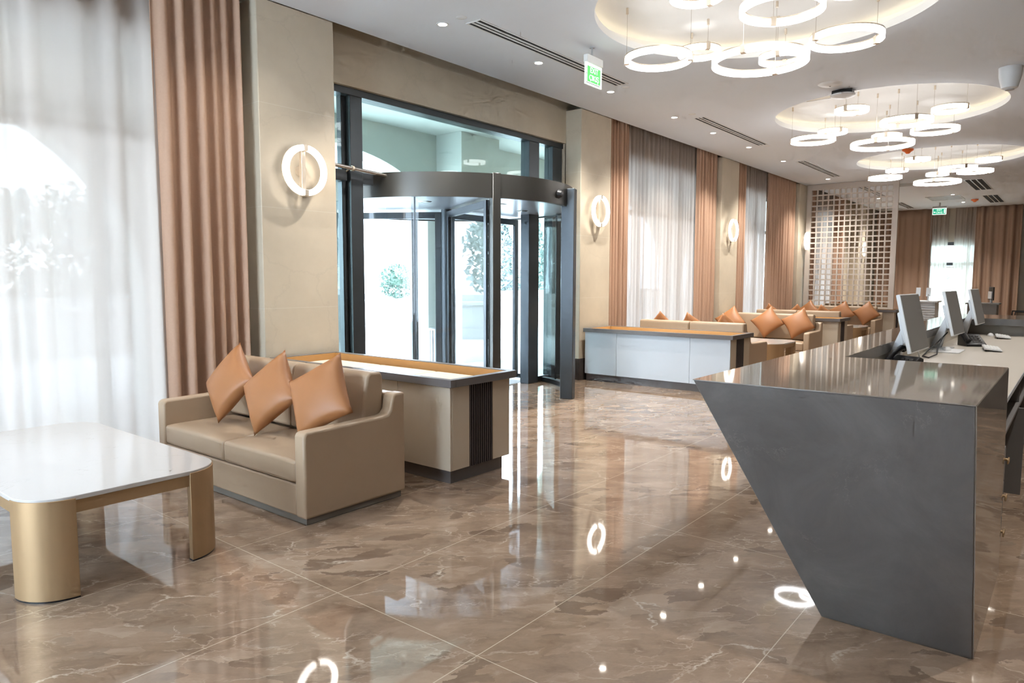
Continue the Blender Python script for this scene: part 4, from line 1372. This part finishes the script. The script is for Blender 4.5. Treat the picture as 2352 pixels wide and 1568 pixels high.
t = thing('side_desk', 'white ribbed side desk standing before the bright far window', 'desk', (24.4, 3.62, 0))
obj('desktop', G().box(-0.3, 0.5, -0.34, 0.5, 0.90, 0.94), 'white_and_daylit_panel', t, smooth=False)
fg = G().box(-0.25, 0.45, -0.28, 0.45, 0.0, 0.90)
for i in range(12):
    fg.box(-0.265, -0.25, -0.28, 0.45, 0.05 + i * 0.07, 0.09 + i * 0.07)
obj('body', fg, 'white_and_daylit_panel', t, smooth=False)
for dy, lb in ((0.22, 'left of two small white screens on the ribbed desk'), (-0.05, 'right of two small white screens on the ribbed desk')):
    t = thing('card_terminal', lb, 'screen', (24.35, 3.62 + dy, 0.94), 0, 'small white desk screens')
    obj('panel', G().box(-0.012, 0.012, -0.06, 0.06, 0.14, 0.40).xform(Matrix.Rotation(radians(12), 4, 'Y')), 'white_and_daylit_panel', t, bevel=0.004, seg=1)
    obj('stand', G().tube([(0.0, 0, 0.0), (0.035, 0, 0.2)], 0.018, 8).lathe([(0.05, 0), (0.05, 0.01)], O, 16), 'grille_grey', t)

# ------------------------------------------------------------------ outside: portico, garden
struct('ground', G().box(-40, 80, 6.5, 120, -0.16, -0.06), 'paving', smooth=False)
PY0, PY1, PZ = 9.84, 10.3, 4.31
struct('portico_ceiling', G().box(-9, 36, 6.52, PY1, PZ, PZ + 0.2), 'portico_paint', smooth=False)
def arch_wall():
    g = G()
    a, b_ = 2.4, 1.03
    cs = [7.2 + 5.3 * k for k in range(-3, 6)]
    x_prev = -9.5
    for c in cs:
        spring, rise = (2.80, 1.03) if abs(c - 7.2) < 0.1 else (1.25, 2.47)
        g.box(x_prev, c - a, PY0, PY1, -0.06, PZ)
        n = 40
        for i in range(n):
            t0, t1 = pi - pi * i / n, pi - pi * (i + 1) / n
            p0, p1 = (c + a * cos(t0), spring + rise * sin(t0)), (c + a * cos(t1), spring + rise * sin(t1))
            g.hexa([(p0[0], PY0, p0[1]), (p1[0], PY0, p1[1]), (p1[0], PY1, p1[1]), (p0[0], PY1, p0[1])],
                   [(p0[0], PY0, PZ), (p1[0], PY0, PZ), (p1[0], PY1, PZ), (p0[0], PY1, PZ)])
        x_prev = c + a
    g.box(x_prev, 40, PY0, PY1, -0.06, PZ)
    g.box(9.85, 10.95, 9.18, PY0, -0.06, PZ)
    return g
struct('wall_portico', arch_wall(), 'portico_paint', angle=30)
struct('wall_garden', G().box(-20, 60, 16.0, 16.4, -0.06, 0.86).box(-20, 60, 15.93, 16.47, 0.86, 0.94).box(-20, 60, 15.9, 16.0, -0.06, 0.22)
       .box(-20, 60, 17.6, 18.2, -0.06, 1.1), 'garden_stone', smooth=False)

t = thing('litter_bin', 'ribbed steel litter bin outside by the portico pillar', 'bin', (9.05, 9.05, -0.06))
rb = G()
rings = []
n = 72
prof = [(0.0, 0.17), (0.70, 0.17)]
for z, r in prof:
    rings.append([((r + 0.006 * (1 if (i // 2) % 2 else -1)) * cos(2 * pi * i / n), (r + 0.006 * (1 if (i // 2) % 2 else -1)) * sin(2 * pi * i / n), z) for i in range(n)])
rb.loops(rings, caps=True)
obj('body', rb, 'steel_ribbed', t, angle=15)
obj('lid', G().lathe([(0.18, 0.70), (0.18, 0.725), (0.10, 0.735), (0.001, 0.735)], O, 32), 'steel_ribbed', t)

t = thing('gate_lantern', 'white lantern on a gate pillar in the garden', 'lantern', (15.5, 14.0, -0.06))
obj('pillar', G().box(-0.28, 0.28, -0.28, 0.28, 0, 1.15).box(-0.33, 0.33, -0.33, 0.33, 1.15, 1.21), 'garden_stone', t, bevel=0.01)
obj('lamp_head', G().lathe([(0.07, 1.21), (0.05, 1.27), (0.06, 1.30), (0.13, 1.44), (0.14, 1.46), (0.05, 1.50), (0.001, 1.52)], O, 10), 'lamp_white', t)
t = thing('garden_house', 'low white garden building beyond the garden wall', 'building', (24.6, 19.9, -0.06))
obj('wall', G().box(-1.6, 1.6, -0.6, 0.6, 0, 1.05), 'white_render', t)
obj('window', G().box(-0.6, 1.5, -0.615, -0.59, 0.45, 0.72), 'grille_grey', t)

def leaf_cloud(name, c, rx, ry, rz, n, size, mat, seed, parent, cone=False):
    rnd = random.Random(seed)
    g = G()
    for _ in range(n):
        if cone:
            h = rnd.random() ** 1.3
            rr = (1 - h) * 0.95 + 0.05
            a = rnd.uniform(0, 2 * pi)
            q = sqrt(rnd.uniform(0.25, 1)) * rr
            p = Vector((c[0] + rx * q * cos(a), c[1] + ry * q * sin(a), c[2] + rz * (2 * h - 1)))
        else:
            while True:
                q = Vector((rnd.uniform(-1, 1), rnd.uniform(-1, 1), rnd.uniform(-1, 1)))
                if 0.15 < q.length < 1 and (sin(5 * q.x + seed) + sin(6 * q.z + 2 * seed) + sin(5 * q.y)) > -0.9:
                    break
            p = Vector((c[0] + rx * q.x, c[1] + ry * q.y, c[2] + rz * q.z))
        d1 = Vector((rnd.uniform(-1, 1), rnd.uniform(-1, 1), rnd.uniform(-1, 1))).normalized() * size * rnd.uniform(0.6, 1.3)
        d2 = d1.cross(Vector((rnd.uniform(-1, 1), rnd.uniform(-1, 1), rnd.uniform(-1, 1)))).normalized() * size * 0.45
        g.add([p - d1, p + d2, p + d1, p - d2], [(0, 1, 2, 3)])
    return obj(name, g, mat, parent, smooth=False)

def bare_branches(rnd, g, p, d, ln, r, depth):
    q = p + d * ln
    g.tube([p, q], [r, r * 0.7], 5)
    if depth == 0:
        return
    for _ in range(3 if depth > 1 else 4):
        nd = (d + Vector((rnd.uniform(-1, 1), rnd.uniform(-1, 1), rnd.uniform(-0.3, 0.7))) * 0.75).normalized()
        bare_branches(rnd, g, p + d * ln * rnd.uniform(0.55, 1.0), nd, ln * rnd.uniform(0.6, 0.8), r * 0.6, depth - 1)

t = thing('leafy_tree', 'small leafy tree seen through the left part of the revolving door', 'tree', (15.3, 17.0, -0.06))
leaf_cloud('crown', (0, 0, 1.55), 0.72, 0.6, 0.55, 1300, 0.07, 'leaf_green', 4, t)
obj('trunk', G().tube([(0, 0, 0), (0.05, 0, 0.7), (-0.02, 0, 1.5)], [0.05, 0.04, 0.02], 8), 'bark', t)
CT = [(26.3, 22.0, 5.6, 1.3, 'pointed conifer seen right of the revolving door centre post'), (30.6, 23.0, 4.6, 1.5, 'broad conifer right of the pointed conifer in the garden'),
      (36.5, 26.0, 6.0, 2.0, 'dark conifer seen through the right curved glass')]
for i, (x, y, h, w, lb) in enumerate(CT):
    t = thing('conifer_tree', lb, 'tree', (x, y, -0.06), 0, 'conifers in the garden')
    leaf_cloud('foliage', (0, 0, h / 2 + 0.2), w, w, h / 2, 2600, 0.17, 'conifer_green', 10 + i, t, cone=True)
    obj('trunk', G().tube([(0, 0, 0), (0, 0, h * 0.8)], [0.12, 0.03], 8), 'bark', t)
BT = [(18.6, 17.4, 1.7, 'bare branching tree behind the gate lantern'), (22.4, 19.0, 1.6, 'bare branching tree left of the pointed conifer'), (11.5, 22.0, 2.0, 'faint bare tree behind the leafy tree')]
for i, (x, y, ln, lb) in enumerate(BT):
    rnd = random.Random(50 + i)
    g = G()
    bare_branches(rnd, g, Vector((0, 0, 0)), Vector((0.05, 0, 1)).normalized(), ln, 0.07, 5)
    tag(obj('bare_tree', g, 'bark', None), lb, 'tree', 'bare trees in the garden').location = (x, y, -0.06)
for i, (x, y, w, h, lb) in enumerate(((2.0, 20.0, 2.6, 2.0, 'dark bushy tree faintly visible through the left sheer'), (7.2, 21.0, 2.2, 1.8, 'second bushy tree faintly visible through the left sheer'))):
    t = thing('bushy_tree', lb, 'tree', (x, y, -0.06), 0, 'bushy trees behind the sheer')
    leaf_cloud('crown', (0, 0, h + 0.6), w, w, h, 2600, 0.17, 'conifer_green', 30 + i, t)
    obj('trunk', G().tube([(0, 0, 0), (0, 0, h)], [0.12, 0.06], 8), 'bark', t)
